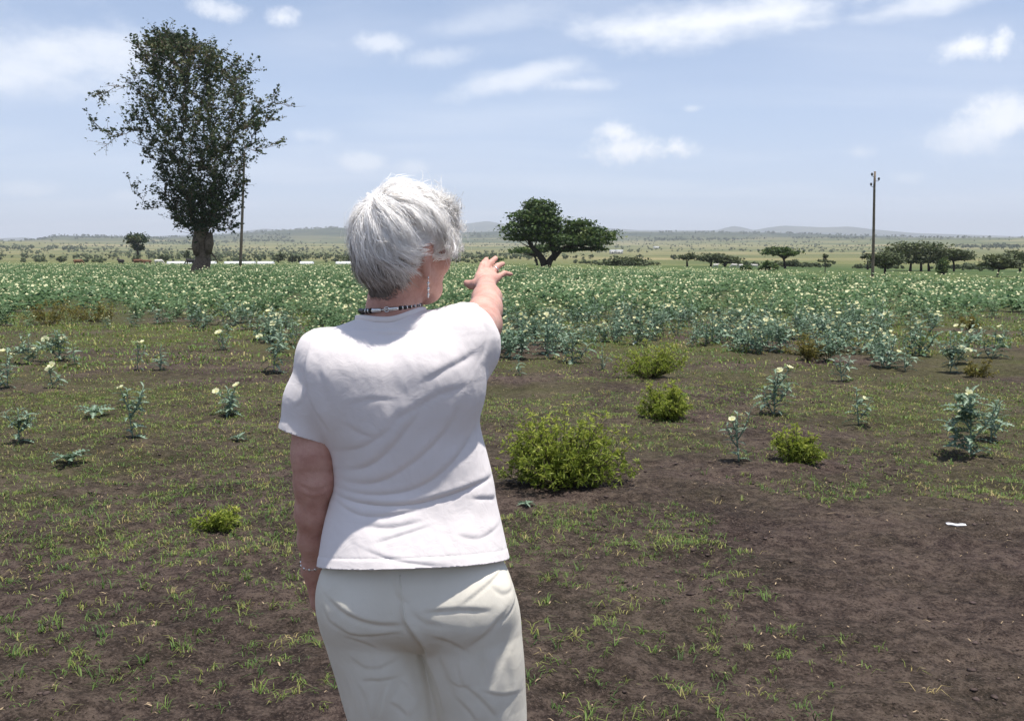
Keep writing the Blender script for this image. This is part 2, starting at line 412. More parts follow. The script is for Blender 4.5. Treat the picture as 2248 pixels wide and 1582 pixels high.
# ------------------------------------------------------------------ implicit-surface modelling (used for the figure and the animals)
def smin(a, b, k):
    h = np.clip(0.5 + 0.5 * (b - a) / k, 0, 1)
    return b + (a - b) * h - k * h * (1 - h)
class Field:
    def __init__(s, lo, hi, h):
        s.lo = np.asarray(lo, float); s.h = h
        s.n = np.ceil((np.asarray(hi, float) - s.lo) / h).astype(int) + 1
        s.F = np.full(tuple(s.n), 1.0, np.float32)
        s.ax = [(s.lo[i] + h * np.arange(s.n[i])).astype(np.float32) for i in range(3)]
    def sub(s, lo, hi):
        a = np.clip(np.floor((np.asarray(lo) - s.lo) / s.h).astype(int), 0, s.n); b = np.clip(np.ceil((np.asarray(hi) - s.lo) / s.h).astype(int) + 1, 0, s.n)
        sl = tuple(slice(int(a[i]), int(b[i])) for i in range(3))
        X = s.ax[0][sl[0]][:, None, None]; Y = s.ax[1][sl[1]][None, :, None]; Z = s.ax[2][sl[2]][None, None, :]
        return sl, X, Y, Z
    def put(s, sl, d, k): s.F[sl] = smin(s.F[sl], d.astype(np.float32), k) if k > 0 else np.minimum(s.F[sl], d)
    def cone(s, p, q, r0, r1, k=0.02, squash=None):
        p = np.asarray(p, float); q = np.asarray(q, float); pad = max(r0, r1) + 1.5 * k + 3 * s.h
        sl, X, Y, Z = s.sub(np.minimum(p, q) - pad, np.maximum(p, q) + pad)
        v = q - p; L = float(v @ v) + 1e-12
        t = np.clip(((X - p[0]) * v[0] + (Y - p[1]) * v[1] + (Z - p[2]) * v[2]) / L, 0, 1)
        dx, dy, dz = X - p[0] - t * v[0], Y - p[1] - t * v[1], Z - p[2] - t * v[2]
        if squash is not None:
            a, f = squash; a = np.asarray(a, float); a /= np.linalg.norm(a)
            w = (dx * a[0] + dy * a[1] + dz * a[2]) * (1 / f - 1)
            dx, dy, dz = dx + w * a[0], dy + w * a[1], dz + w * a[2]
        s.put(sl, np.sqrt(dx * dx + dy * dy + dz * dz) - (r0 + (r1 - r0) * t), k)
    def chain(s, pts, rad, k=0.015, **kw):
        for a in range(len(pts) - 1): s.cone(pts[a], pts[a + 1], rad[a], rad[a + 1], k, **kw)
    def ell(s, c, r, R=None, k=0.02):
        c = np.asarray(c, float); r = np.asarray(r, float); R = np.eye(3) if R is None else np.asarray(R, float)   # rows of R: the axes
        pad = r.max() + 1.5 * k + 3 * s.h
        sl, X, Y, Z = s.sub(c - pad, c + pad)
        X = X - c[0]; Y = Y - c[1]; Z = Z - c[2]
        q = [(R[i][0] * X + R[i][1] * Y + R[i][2] * Z) / r[i] for i in range(3)]
        k0 = np.sqrt(q[0] ** 2 + q[1] ** 2 + q[2] ** 2) + 1e-9
        k1 = np.sqrt((q[0] / r[0]) ** 2 + (q[1] / r[1]) ** 2 + (q[2] / r[2]) ** 2) + 1e-9
        s.put(sl, k0 * (k0 - 1) / k1, k)
    def slices(s, Zs, cx, cy, a, b, p=2.3, k=0.02):
        """stack of super-ellipses along z"""
        pad = 0.04
        lo = [min(np.array(cx) - a) - pad, min(np.array(cy) - b) - pad, min(Zs)]; hi = [max(np.array(cx) + a) + pad, max(np.array(cy) + b) + pad, max(Zs)]
        o = np.argsort(Zs); Zs = np.asarray(Zs)[o]; T = np.stack([cx, cy, a, b], 1)[o]
        sl, X, Y, Z = s.sub(lo, hi)
        v = catmull(Zs, T, Z.ravel().astype(float)).astype(np.float32)
        CX, CY, A, B = [v[:, i][None, None, :] for i in range(4)]
        d = ((np.abs((X - CX) / A) ** p + np.abs((Y - CY) / B) ** p) ** (1 / p) - 1) * np.minimum(A, B)
        zl, zh = Zs[0], Zs[-1]
        d = np.maximum(d, np.maximum(zl + s.h * 1.5 - Z, Z - zh + s.h * 1.5))
        s.put(sl, d, k)
    def mesh(s, smooth=3):
        """surface nets"""
        F = s.F; n = np.array(F.shape)
        I = F < 0
        c = np.zeros(tuple(n - 1), np.uint8)
        for a in (0, 1):
            for b in (0, 1):
                for d in (0, 1): c += I[a:n[0] - 1 + a, b:n[1] - 1 + b, d:n[2] - 1 + d]
        act = np.argwhere((c > 0) & (c < 8)); idx = np.full(tuple(n - 1), -1, np.int32); idx[tuple(act.T)] = np.arange(len(act))
        P = np.zeros((len(act), 3)); W_ = np.zeros(len(act))
        cor = [(a, b, d) for a in (0, 1) for b in (0, 1) for d in (0, 1)]
        val = {o: F[act[:, 0] + o[0], act[:, 1] + o[1], act[:, 2] + o[2]] for o in cor}
        for o in cor:
            for ax in range(3):
                if o[ax]: continue
                o2 = list(o); o2[ax] = 1; o2 = tuple(o2)
                a, b = val[o], val[o2]; m = (a < 0) != (b < 0)
                t = a[m] / (a[m] - b[m]); q = np.tile(np.array(o, float), (m.sum(), 1)); q[:, ax] += t
                P[m] += q; W_[m] += 1
        V = s.lo + s.h * (act + P / W_[:, None])
        Q = []
        for ax in range(3):
            u, w = (ax + 1) % 3, (ax + 2) % 3
            sl0 = [slice(None)] * 3; sl1 = [slice(None)] * 3; sl0[ax] = slice(0, n[ax] - 1); sl1[ax] = slice(1, n[ax])
            A, B = I[tuple(sl0)], I[tuple(sl1)]
            e = np.argwhere(A != B); e = e[(e[:, u] > 0) & (e[:, w] > 0) & (e[:, u] < n[u] - 1) & (e[:, w] < n[w] - 1)]
            ins = A[tuple(e.T)]
            def cell(du, dw):
                q = e.copy(); q[:, u] -= du; q[:, w] -= dw; return idx[tuple(q.T)]
            q = np.stack([cell(1, 1), cell(0, 1), cell(0, 0), cell(1, 0)], 1)
            q[~ins] = q[~ins][:, ::-1]; Q.append(q)
        Q = np.concatenate(Q); V = laplace(V, Q, smooth)
        return V, Q
def laplace(V, Q, it, lam=0.5):
    E = np.concatenate([Q[:, [0, 1]], Q[:, [1, 2]], Q[:, [2, 3]], Q[:, [3, 0]]]); E = np.concatenate([E, E[:, ::-1]])
    deg = np.bincount(E[:, 0], minlength=len(V)).astype(float); deg[deg == 0] = 1
    V = V.copy()
    for k in range(2 * it):
        l = lam if k % 2 == 0 else -lam * 1.04
        S = np.stack([np.bincount(E[:, 0], V[E[:, 1], i], minlength=len(V)) for i in range(3)], 1) / deg[:, None]
        V += l * (S - V)
    return V
def normals(V, Q):
    fn = np.cross(V[Q[:, 2]] - V[Q[:, 0]], V[Q[:, 3]] - V[Q[:, 1]])
    N_ = np.zeros_like(V)
    for c in range(4):
        for i in range(3): N_[:, i] += np.bincount(Q[:, c], fn[:, i], minlength=len(V))
    return N_ / (np.linalg.norm(N_, axis=1, keepdims=True) + 1e-12)
def polydist(x, z, P):
    """distance to a polyline in the x-z plane, position along it 0..1 and the side"""
    best = np.full(x.shape, 1e9); tt = np.zeros(x.shape); side = np.ones(x.shape)
    L = np.concatenate([[0], np.cumsum(np.hypot(*np.diff(P, axis=0).T))])
    for k in range(len(P) - 1):
        v = P[k + 1] - P[k]; l2 = v @ v + 1e-12
        t = np.clip(((x - P[k, 0]) * v[0] + (z - P[k, 1]) * v[1]) / l2, 0, 1)
        dx, dz = x - P[k, 0] - t * v[0], z - P[k, 1] - t * v[1]
        d = np.hypot(dx, dz); m = d < best
        best[m] = d[m]; tt[m] = ((L[k] + t * (L[k + 1] - L[k])) / L[-1])[m]; side[m] = np.sign(v[0] * dz - v[1] * dx)[m]
    return best, tt, side
def smooth_poly(pts, n=24):
    P = np.asarray(pts, float)
    if len(P) < 3: return P
    t = np.concatenate([[0], np.cumsum(np.hypot(*np.diff(P, axis=0).T))])
    return catmull(t, P, np.linspace(0, t[-1], n))
def fold(V, Nn, folds, Yb, keep=0.05):
    """press folds into cloth. folds: (pixel polyline, depth m, width m, share of the raised lip)"""
    D = np.zeros(len(V)); w = np.clip((-Nn[:, 1] + 0.15) / 0.55, 0, 1)
    for pts, amp, wid, lip in folds:
        P = at_depth([p[0] for p in pts], [p[1] for p in pts], Yb)[:, [0, 2]]
        d, t, sd_ = polydist(V[:, 0], V[:, 2], smooth_poly(P))
        env = np.clip(np.minimum(t, 1 - t) * 4, keep, 1) ** 0.7
        s_ = d * sd_
        # cloth rolls up to the crease from above (or the left of the line) and drops into it
        up = .5 * (1 + np.tanh(s_ / (.45 * wid))) * np.exp(-np.maximum(s_, 0) / (lip * 5.5 * wid))
        D += env * amp * (.85 * up - .40 * np.exp(-((s_ + .35 * wid) / (.8 * wid)) ** 2))
    return V + Nn * (D * w)[:, None]
# ------------------------------------------------------------------ the person
PX = lambda px, py, Y: at_depth(px, py, Y)
HT = math.radians(38)
HR = np.array([math.cos(HT), -math.sin(HT), 0.0]); HF = np.array([math.sin(HT), math.cos(HT), 0.0]); HU = np.array([0, 0, 1.0])
HC = PX(885, 532, 2.03)
def hp(r, f, u): return HC + r * HR + f * HF + u * HU
def to_head(P): d = np.asarray(P) - HC; return np.stack([d @ HR, d @ HF, d @ HU], -1)
HAX = np.stack([HR, HF, HU])

TORSO = [  # py, left px, right px, centre depth, half depth   (cloth surface)
    (728, 735, 1000, 2.01, .050), (738, 706, 1032, 2.008, .068), (752, 692, 1040, 2.006, .086), (780, 680, 1052, 2.005, .105), (850, 682, 1056, 2.01, .122), (930, 706, 1050, 2.015, .126), (1000, 733, 1066, 2.01, .114),
    (1060, 738, 1080, 2.005, .106), (1100, 729, 1086, 2.00, .112), (1150, 716, 1097, 1.992, .126), (1200, 708, 1108, 1.984, .140), (1245, 702, 1118, 1.976, .152), (1300, 696, 1128, 1.974, .158)]
def stack(rows, shrink=0.0):
    Z, cx, cy, a, b = [], [], [], [], []
    for py, l, r, Y, hb_ in rows:
        L, R_ = PX(l, py, Y), PX(r, py, Y)
        Z.append(L[2]); cx.append((L[0] + R_[0]) / 2); cy.append(Y); a.append((R_[0] - L[0]) / 2 - shrink); b.append(hb_ - shrink)
    return Z, cx, cy, a, b
SH_L = PX(706, 782, 2.0); SH_R = PX(1034, 730, 2.0)
ARM_L = [SH_L, PX(684, 900, 1.99), PX(688, 1000, 1.985), PX(690, 1060, 1.99), PX(685, 1125, 2.01), PX(682, 1185, 2.035), PX(684, 1243, 2.06)]
ARM_L_R = [.038, .042, .0415, .0385, .0325, .0245, .0180]
ARM_R = [SH_R, PX(1055, 712, 2.14), PX(1064, 684, 2.27), PX(1069, 655, 2.37), PX(1067, 625, 2.475)]
ARM_R_R = [.047, .043, .036, .0325, .0235]

B = Field((-0.60, 1.72, 0.015), (0.12, 2.70, 1.70), 0.0044)
# trunk and legs (under the clothes)
B.slices(*stack([(p, l, r, 2.005, min(b, .118)) for p, l, r, Y, b in TORSO if p < 1250 and p > 735], 0.03), k=0.03)
B.cone(PX(845, 745, 2.01), SH_L, .040, .040, .03); B.cone(PX(900, 740, 2.01), SH_R, .042, .042, .03)
B.cone(PX(857, 720, 2.025), hp(-.004, -.012, -.06), .057, .052, .03)
LEGS = {}
for side, rows in (('l', [(1360, 706, 902, 1.985, .110), (1420, 722, 926, 1.985, .104), (1500, 746, 952, 1.985, .096), (1582, 769, 968, 1.985, .090)]),
                   ('r', [(1360, 900, 1143, 1.985, .112), (1420, 928, 1148, 1.985, .106), (1500, 946, 1152, 1.985, .098), (1582, 958, 1156, 1.985, .093)])):
    Z, cx, cy, a, b = stack(rows)
    Z = [0.93, 0.86] + Z; cx = [cx[0] + .01 * (1 if side == 'l' else -1)] * 2 + cx; cy = [1.985] * 2 + cy; a = [a[0] * .35, a[0] * .78] + a; b = [.04, .09] + b
    dx = {'l': 0.035, 'r': -0.005}[side]
    Z += [0.36, 0.20, 0.055]; cx += [cx[-1] + dx * .5, cx[-1] + dx * .9, cx[-1] + dx]; cy += [1.99, 2.0, 2.0]; a += [.082, .080, .082]; b += [.085, .088, .092]
    LEGS[side] = (Z, cx, cy, a, b)
    hip = np.array([cx[0], 1.99, 0.84]); knee = np.array([cx[5], 1.98, 0.48]); ank = np.array([cx[-1], 2.01, 0.09])
    B.cone(hip, knee, .078, .052, .03); B.cone(knee, ank, .050, .034, .02)
    B.cone(ank + [0, -.02, -.045], ank + [0.0, .14, -.055], .034, .026, .02, squash=((0, 0, 1), .8))
B.cone(PX(820, 1290, 2.0), PX(1000, 1290, 2.0), .07, .07, .04)
# arms
B.chain(ARM_L, ARM_L_R, .02); B.chain(ARM_R, ARM_R_R, .02)
B.ell(PX(705, 1058, 1.975), (.021, .021, .026), k=.02)                      # the elbow
B.ell(PX(1082, 668, 2.29), (.017, .024, .018), k=.02)
# right hand, pointing away
W0 = ARM_R[-1]
KN = [PX(1050, 608, 2.535), PX(1064, 601, 2.545), PX(1079, 602, 2.542), PX(1091, 610, 2.53)]
TIP = [PX(1068, 569, 2.588), PX(1088, 567, 2.596), PX(1104, 579, 2.59), PX(1122, 602, 2.572)]
for kx in KN: B.cone(W0 + (kx - W0) * .12, kx, .0155, .0105, .012)
for a, b, r in zip(KN, TIP, (.0084, .0085, .0082, .0074)):
    mid = a * .48 + b * .52 + np.array([0, -.002, .007])
    B.chain([a, mid, b], [r + .0010, r, r - .0016], .0025)
B.chain([W0 + np.array([-.008, .012, -.006]), PX(1046, 624, 2.515), PX(1034, 625, 2.53), PX(1024, 621, 2.54)], [.016, .0135, .0105, .0085], .008)
# left hand, hanging relaxed in front of the thigh
W1 = ARM_L[-1]; HD = np.array([0.012, 0.045, -0.085]); HD /= np.linalg.norm(HD)
LA = np.array([0.25, 0.9, 0.35]); LA -= HD * (LA @ HD); LA /= np.linalg.norm(LA); LN = np.cross(HD, LA)
K2 = [W1 + HD * .085 + LA * o for o in (.030, .010, -.010, -.028)]
for kx in K2: B.cone(W1, kx, .0165, .0115, .014)
for kx, ln_, sp in zip(K2, (.072, .080, .074, .058), (.012, .002, -.006, -.014)):
    d1 = HD + LN * .22 + LA * sp * 4; d1 /= np.linalg.norm(d1); d2 = HD + LN * .75 + LA * sp * 4; d2 /= np.linalg.norm(d2)
    B.chain([kx, kx + d1 * ln_ * .5, kx + d1 * ln_ * .5 + d2 * ln_ * .5], [.0098, .0088, .0072], .004)
B.chain([W1 + HD * .02 + LA * .012, W1 + HD * .05 + LA * .042, W1 + HD * .085 + LA * .052 + LN * .01, W1 + HD * .11 + LA * .048 + LN * .016], [.015, .0125, .0100, .0080], .008)
# head
B.ell(hp(0, -.012, .006), (.0745, .0905, .096), HAX, .01)
B.ell(hp(0, -.046, -.022), (.060, .052, .060), HAX, .03)                     # back of the skull
B.ell(hp(0, .050, -.038), (.058, .044, .066), HAX, .03)                      # face
B.cone(hp(0, .066, -.096), hp(.0, .060, -.104), .022, .020, .03)             # chin
for s_ in (-1, 1):
    B.cone(hp(.050 * s_, .004, -.072), hp(.018 * s_, .066, -.100), .017, .016, .028)    # jaw
    B.ell(hp(.046 * s_, .062, -.040), (.020, .018, .020), HAX, .02)          # cheek bone
    B.ell(hp(.030 * s_, .086, .000), (.024, .010, .008), HAX, .012)          # brow
    # ear: rim and lobe
    e0 = [(.070, -.008, -.060), (.074, -.016, -.042), (.080, -.024, -.024), (.081, -.020, -.010), (.078, -.006, -.006), (.074, .000, -.020)]
    B.chain([hp(a * s_, b, c) for a, b, c in e0], [.0068, .0058, .0052, .0048, .0046, .0046], .006)
    B.ell(hp(.0735 * s_, -.008, -.032), (.005, .013, .024), HAX, .008)
    B.ell(hp(.0715 * s_, -.006, -.063), (.0065, .008, .009), HAX, .006)
B.chain([hp(0, .094, -.008), hp(0, .110, -.034), hp(0, .118, -.048)], [.008, .010, .0115], .010)     # nose
for s_ in (-1, 1): B.ell(hp(.012 * s_, .106, -.050), (.009, .009, .007), HAX, .008)
B.ell(hp(0, .095, -.072), (.024, .010, .006), HAX, .008); B.ell(hp(0, .093, -.082), (.021, .010, .007), HAX, .008)   # lips
BV, BQ = B.mesh(2)
del B
BV = fold(BV, normals(BV, BQ), [([(648, 1036), (690, 1030), (732, 1038)], .0022, .0045, .8), ([(652, 1060), (695, 1072), (734, 1058)], .0040, .0055, .8), ([(660, 1084), (690, 1092), (722, 1084)], .0022, .0045, .8),
    ([(668, 1090), (664, 1130), (668, 1180)], .0025, .006, .6), ([(700, 985), (712, 1010), (716, 1035)], .002, .006, .6), ([(655, 1005), (690, 1000), (728, 1006)], .0012, .004, .7), ([(898, 668), (916, 650), (928, 628)], .0025, .004, .8), ([(905, 672), (930, 655), (944, 640)], .002, .004, .8),
    ([(825, 664), (860, 668), (900, 664)], .0014, .004, .8)], 1.95)
sm, snt = new_mat('skin'); N = NT(snt)
co = N.n('ShaderNodeTexCoord').outputs['Object']
sk = N.ramp(N.noise(co, 22.0, 6, 0.65), [(0.34, (0.50, 0.255, 0.20)), (0.52, (0.60, 0.335, 0.265)), (0.70, (0.66, 0.40, 0.32))])
sk = N.mix(N.ramp(N.noise(co, 110.0, 3, 0.6), [(0.58, 0.0), (0.70, 0.3)]), sk, (0.42, 0.20, 0.15))
ob = N.bump(N.math('ADD', N.noise(co, 90.0, 4), N.noise(co, 330.0, 3)), 0.25, 0.004)
pr = N.principled(sk, 0.55, ob, 0.35); pr.inputs['Subsurface Weight'].default_value = 0.12; pr.inputs['Subsurface Radius'].default_value = (0.012, 0.005, 0.003); pr.inputs['Subsurface Scale'].default_value = 1.0
N.out(pr.outputs[0])
PERSON = thing('person', (float((ARM_L[0][0] + SH_R[0]) / 2), 2.0, 0.0), 'person seen from behind in pale t-shirt and cream trousers, right arm pointing across the field', 'person')
def wear(name, V, Fs, mat, smooth=True, attrs=None, parent=PERSON):
    o = add_obj(name, make_mesh(name, np.asarray(V) - np.array(PERSON.location), Fs, mat, smooth, attrs)); o.parent = parent
    return o
body = wear('body', BV, BQ, sm)

eyem = plain_mat('eye_white', (0.8, 0.78, 0.75), 0.2, 0.05, 40, 0.5); irism = plain_mat('iris', (0.10, 0.16, 0.20), 0.2, 0.2, 300, 0.5)
def ball(c, r, n=10):
    mb = MB(); z_ = np.linspace(-1, 1, n); mb.tube(np.asarray(c) + np.stack([0 * z_, 0 * z_, z_ * r], 1) - np.array(PERSON.location), r * np.sqrt(np.clip(1 - z_ ** 2, .002, 1)), 14); return mb
for s_ in (-1, 1):
    eye = add_obj('eye', ball(hp(.031 * s_, .0775, -.012), .0125).mesh('eye', eyem, True)); eye.parent = body
    ir = add_obj('iris', ball(hp(.031 * s_, .0855, -.012), .0058).mesh('iris', irism, True)); ir.parent = eye

# ---- t-shirt
S = Field((-0.60, 1.76, 0.76), (0.08, 2.36, 1.50), 0.0032)
S.slices(*stack(TORSO), k=0.03)
S.cone(PX(822, 777, 2.008), PX(935, 771, 2.008), .062, .064, .04)
S.cone(PX(838, 769, 2.010), PX(716, 776, 2.0), .060, .046, .04); S.cone(PX(925, 764, 2.010), PX(1018, 740, 2.0), .064, .058, .04)
S.ell(PX(775, 850, 1.955), (.075, .05, .09), k=.05); S.ell(PX(965, 840, 1.955), (.075, .05, .09), k=.05)    # shoulder blades
SL_L = [PX(712, 784, 2.0), PX(683, 880, 1.992), PX(661, 985, 1.985)]
S.chain(SL_L, [.046, .0475, .0505], .022)
SL_R = [PX(1018, 742, 2.0), PX(1028, 736, 2.12), PX(1040, 730, 2.26)]
S.chain(SL_R, [.059, .058, .054], .035, squash=((1, 0, 0), .88))
S.cone(PX(1030, 770, 2.03), PX(1044, 762, 2.14), .050, .034, .04)            # cloth hanging below the raised arm
SV, SQ = S.mesh(4); del S
SF = [  # px polylines of the folds seen on the back
    ([(770, 714), (812, 731), (856, 739), (917, 722), (995, 700)], .0085, .012, .6),
    ([(930, 834), (975, 808), (1012, 790), (1044, 770)], .007, .010, .6),
    ([(845, 925), (905, 893), (965, 860), (1030, 842)], .005, .012, .6),
    ([(745, 1035), (800, 1022), (850, 985), (895, 930), (925, 890)], .0085, .012, .7),
    ([(738, 1060), (812, 1058), (880, 1028), (935, 985), (985, 925), (1010, 880)], .0085, .0115, .75),
    ([(735, 1080), (815, 1085), (900, 1072), (965, 1035), (1015, 980), (1040, 920)], .0085, .011, .7),
    ([(728, 1098), (800, 1106), (893, 1106), (972, 1090), (1040, 1072), (1090, 1062)], .014, .0085, .9),
    ([(730, 1112), (790, 1130), (860, 1128), (930, 1112)], .0075, .008, .7),
    ([(800, 1150), (860, 1152), (930, 1138)], .005, .009, .6),
    ([(1030, 1100), (1066, 1108), (1092, 1122)], .006, .007, .6),
    ([(826, 1184), (880, 1168), (950, 1148)], .0032, .006, .6),
    ([(800, 1195), (862, 1212), (930, 1222), (1000, 1230)], .0040, .006, .6),
    ([(1000, 1170), (1050, 1182), (1100, 1168)], .0035, .007, .6),
    ([(755, 925), (800, 948), (830, 955)], .0035, .009, .6), ([(760, 885), (815, 872), (870, 874)], .0028, .008, .6),
    ([(740, 990), (790, 978), (830, 955), (870, 920)], .0045, .010, .6),
    ([(668, 772), (664, 830), (676, 882), (706, 930), (722, 955)], .010, .007, .5),
    ([(700, 800), (716, 850), (725, 905)], .004, .013, .5),
    ([(630, 905), (655, 885), (668, 860)], .003, .007, .6),
    ([(1050, 700), (1066, 730), (1062, 775), (1046, 805)], .005, .008, .6),
    ([(985, 668), (1002, 676), (1030, 672)], .006, .006, .9), ([(950, 690), (1010, 684), (1045, 690)], .004, .008, .6),
    ([(1062, 930), (1064, 985), (1072, 1040)], .005, .012, .6), ([(850, 740), (870, 800), (868, 880)], .0035, .025, .2)]
hemL, hemR = PX(703, 1237, 1.985), PX(1117, 1224, 1.985)
hem_n = np.cross(hemR - hemL, [0, 1, 0]); hem_n = hem_n / np.linalg.norm(hem_n); hem_n *= -np.sign(hem_n[2]); hem_n = hem_n + np.array([0, -.20, 0]); hem_n /= np.linalg.norm(hem_n)
slv = PX(663, 953, 1.985); slv_n = PX(660, 985, 1.985) - PX(683, 880, 1.992); slv_n /= np.linalg.norm(slv_n); slv_n = slv_n + np.array([-.10, -.05, 0])
SN = normals(SV, SQ); SV = fold(SV, SN, [(p, a * .62, w * .9, l) for p, a, w, l in SF], 1.89)
SV = SV + SN * ((fbm(SV[:, 0] * 28 + SV[:, 1] * 17, SV[:, 2] * 16, 3) - 0.5) * 0.0030)[:, None]
def stitch(V, Nn, p, nrm, mask, off=.019):
    d = -(V - p) @ (np.asarray(nrm) / np.linalg.norm(nrm))
    return V + Nn * np.where(mask, -.0008 * np.exp(-((d - off) / .0022) ** 2) + .0006 * (1 - sstep(off - .002, off + .001, d)), 0)[:, None]
SV = stitch(SV, SN, hemL, hem_n, SV[:, 2] < hemL[2] + .09)
import bmesh
def cut(V, Q, planes):
    """planes: (point, normal, mask function): drop what lies on the normal's side"""
    me = make_mesh('tmp', V, Q); bm = bmesh.new(); bm.from_mesh(me)
    for p, nrm, mask in planes:
        bm.verts.ensure_lookup_table()
        co_ = np.array([v.co[:] for v in bm.verts]); mk = mask(co_)
        fs = [f for f in bm.faces if all(mk[v.index] for v in f.verts)]
        gs = set(fs)
        for f in fs: gs.update(f.verts); gs.update(f.edges)
        bmesh.ops.bisect_plane(bm, geom=list(gs), plane_co=p, plane_no=nrm, clear_outer=True, dist=1e-5)
        bm.verts.index_update()
    bmesh.ops.triangulate(bm, faces=[f for f in bm.faces if len(f.verts) > 4])
    bm.verts.index_update()
    V = np.array([v.co[:] for v in bm.verts]); T = [[v.index for v in f.verts] for f in bm.faces if len(f.verts) == 3]; Q2 = [[v.index for v in f.verts] for f in bm.faces if len(f.verts) == 4]
    bm.free(); bpy.data.meshes.remove(me)
    return V, [np.array(T).reshape(-1, 3), np.array(Q2).reshape(-1, 4)]
slr = np.array([0, 2.185, 0]); 
NKC = PX(858, 682, 2.035)
hz_ = float(hemL[2])
# neckline: a ring lying on the shirt round the neck; the cloth inside it is open
NECK_R = .070
th = np.linspace(0, 2 * np.pi, 65)[:-1]
top = SN[:, 2] > 0.1
rz = []
for t_ in th:
    x_, y_ = NKC[0] + NECK_R * math.cos(t_), NKC[1] + NECK_R * math.sin(t_)
    d_ = np.hypot(SV[:, 0] - x_, SV[:, 1] - y_); m_ = top & (d_ < .008) & (SV[:, 2] > 1.2)
    rz.append(np.percentile(SV[m_, 2], 85) if m_.any() else np.nan)
rz = np.array(rz); rz = np.where(np.isnan(rz), np.nanmean(rz), rz)
for _ in range(4): rz = (np.roll(rz, 1) + rz + np.roll(rz, -1)) / 3
inside = (np.hypot(SV[:, 0] - NKC[0], SV[:, 1] - NKC[1]) < NECK_R) & (SV[:, 2] > 1.28)
SQ = SQ[~inside[SQ].all(1)]
SV, SFc = cut(SV, SQ, [(hemL, hem_n, lambda c: c[:, 2] < hz_ + .06),
                       (slv, slv_n, lambda c: (c[:, 0] < PX(718, 950, 1.985)[0] - .1 * np.clip(PX(663, 965, 1.985)[2] - c[:, 2], 0, 1)) & (c[:, 2] < PX(663, 880, 1.985)[2]) & (c[:, 2] > PX(663, 1080, 1.985)[2]) & (np.hypot(c[:, 0] - PX(661, 970, 1.985)[0], c[:, 1] - 1.985) < .075)),
                       (slr, (0.10, 1, -.05), lambda c: (c[:, 1] > 2.15) & (c[:, 2] > 1.22) & (c[:, 0] > PX(960, 730, 2.1)[0]))])
cm, cnt = new_mat('shirt_cotton'); N = NT(cnt)
co = N.n('ShaderNodeTexCoord').outputs['Object']
cc = N.ramp(N.noise(co, 7.0, 4), [(0.3, (0.80, 0.735, 0.715)), (0.7, (0.86, 0.79, 0.77))])
wv = N.n('ShaderNodeTexWave'); N.link(co, wv.inputs[0]); wv.inputs['Scale'].default_value = 260; wv.bands_direction = 'X'
nb = N.bump(N.math('ADD', N.math('MULTIPLY', wv.outputs[1], 0.25), N.math('MULTIPLY', N.noise(co, 24, 5, 0.6, 1.6), 3.0)), 0.16, 0.004)
cp_ = N.principled(cc, 0.85, nb, 0.2); cp_.inputs['Sheen Weight'].default_value = 0.15; N.out(cp_.outputs[0])
shirt = wear('t_shirt', SV, SFc, cm)
so = shirt.modifiers.new('thickness', 'SOLIDIFY'); so.thickness = 0.0035; so.offset = 1
# neckband: a flat ribbed ring on the neckline
ring = np.stack([NKC[0] + NECK_R * np.cos(th), NKC[1] + NECK_R * np.sin(th), rz + .0045], 1)
def ring_band(C, w, t, axis_out):
    m = len(C); prof = np.array([(-t, -w), (t, -w), (t * 1.2, 0), (t, w), (-t, w)]); n = len(prof)
    V = C[:, None] + prof[None, :, 0, None] * axis_out[:, None] + prof[None, :, 1, None] * np.array([0, 0, 1.0])
    i, j = np.meshgrid(np.arange(m), np.arange(n), indexing='ij'); i2 = (i + 1) % m; j2 = (j + 1) % n
    return V.reshape(-1, 3), np.stack([i * n + j, i2 * n + j, i2 * n + j2, i * n + j2], -1).reshape(-1, 4)
outw = np.stack([np.cos(th), np.sin(th), 0 * th], 1)
rv, rq = ring_band(ring, .0065, .0028, outw)
wear('neckband', rv, rq, cm, parent=None).parent = shirt; bpy.data.objects['neckband'].location = (0, 0, 0)
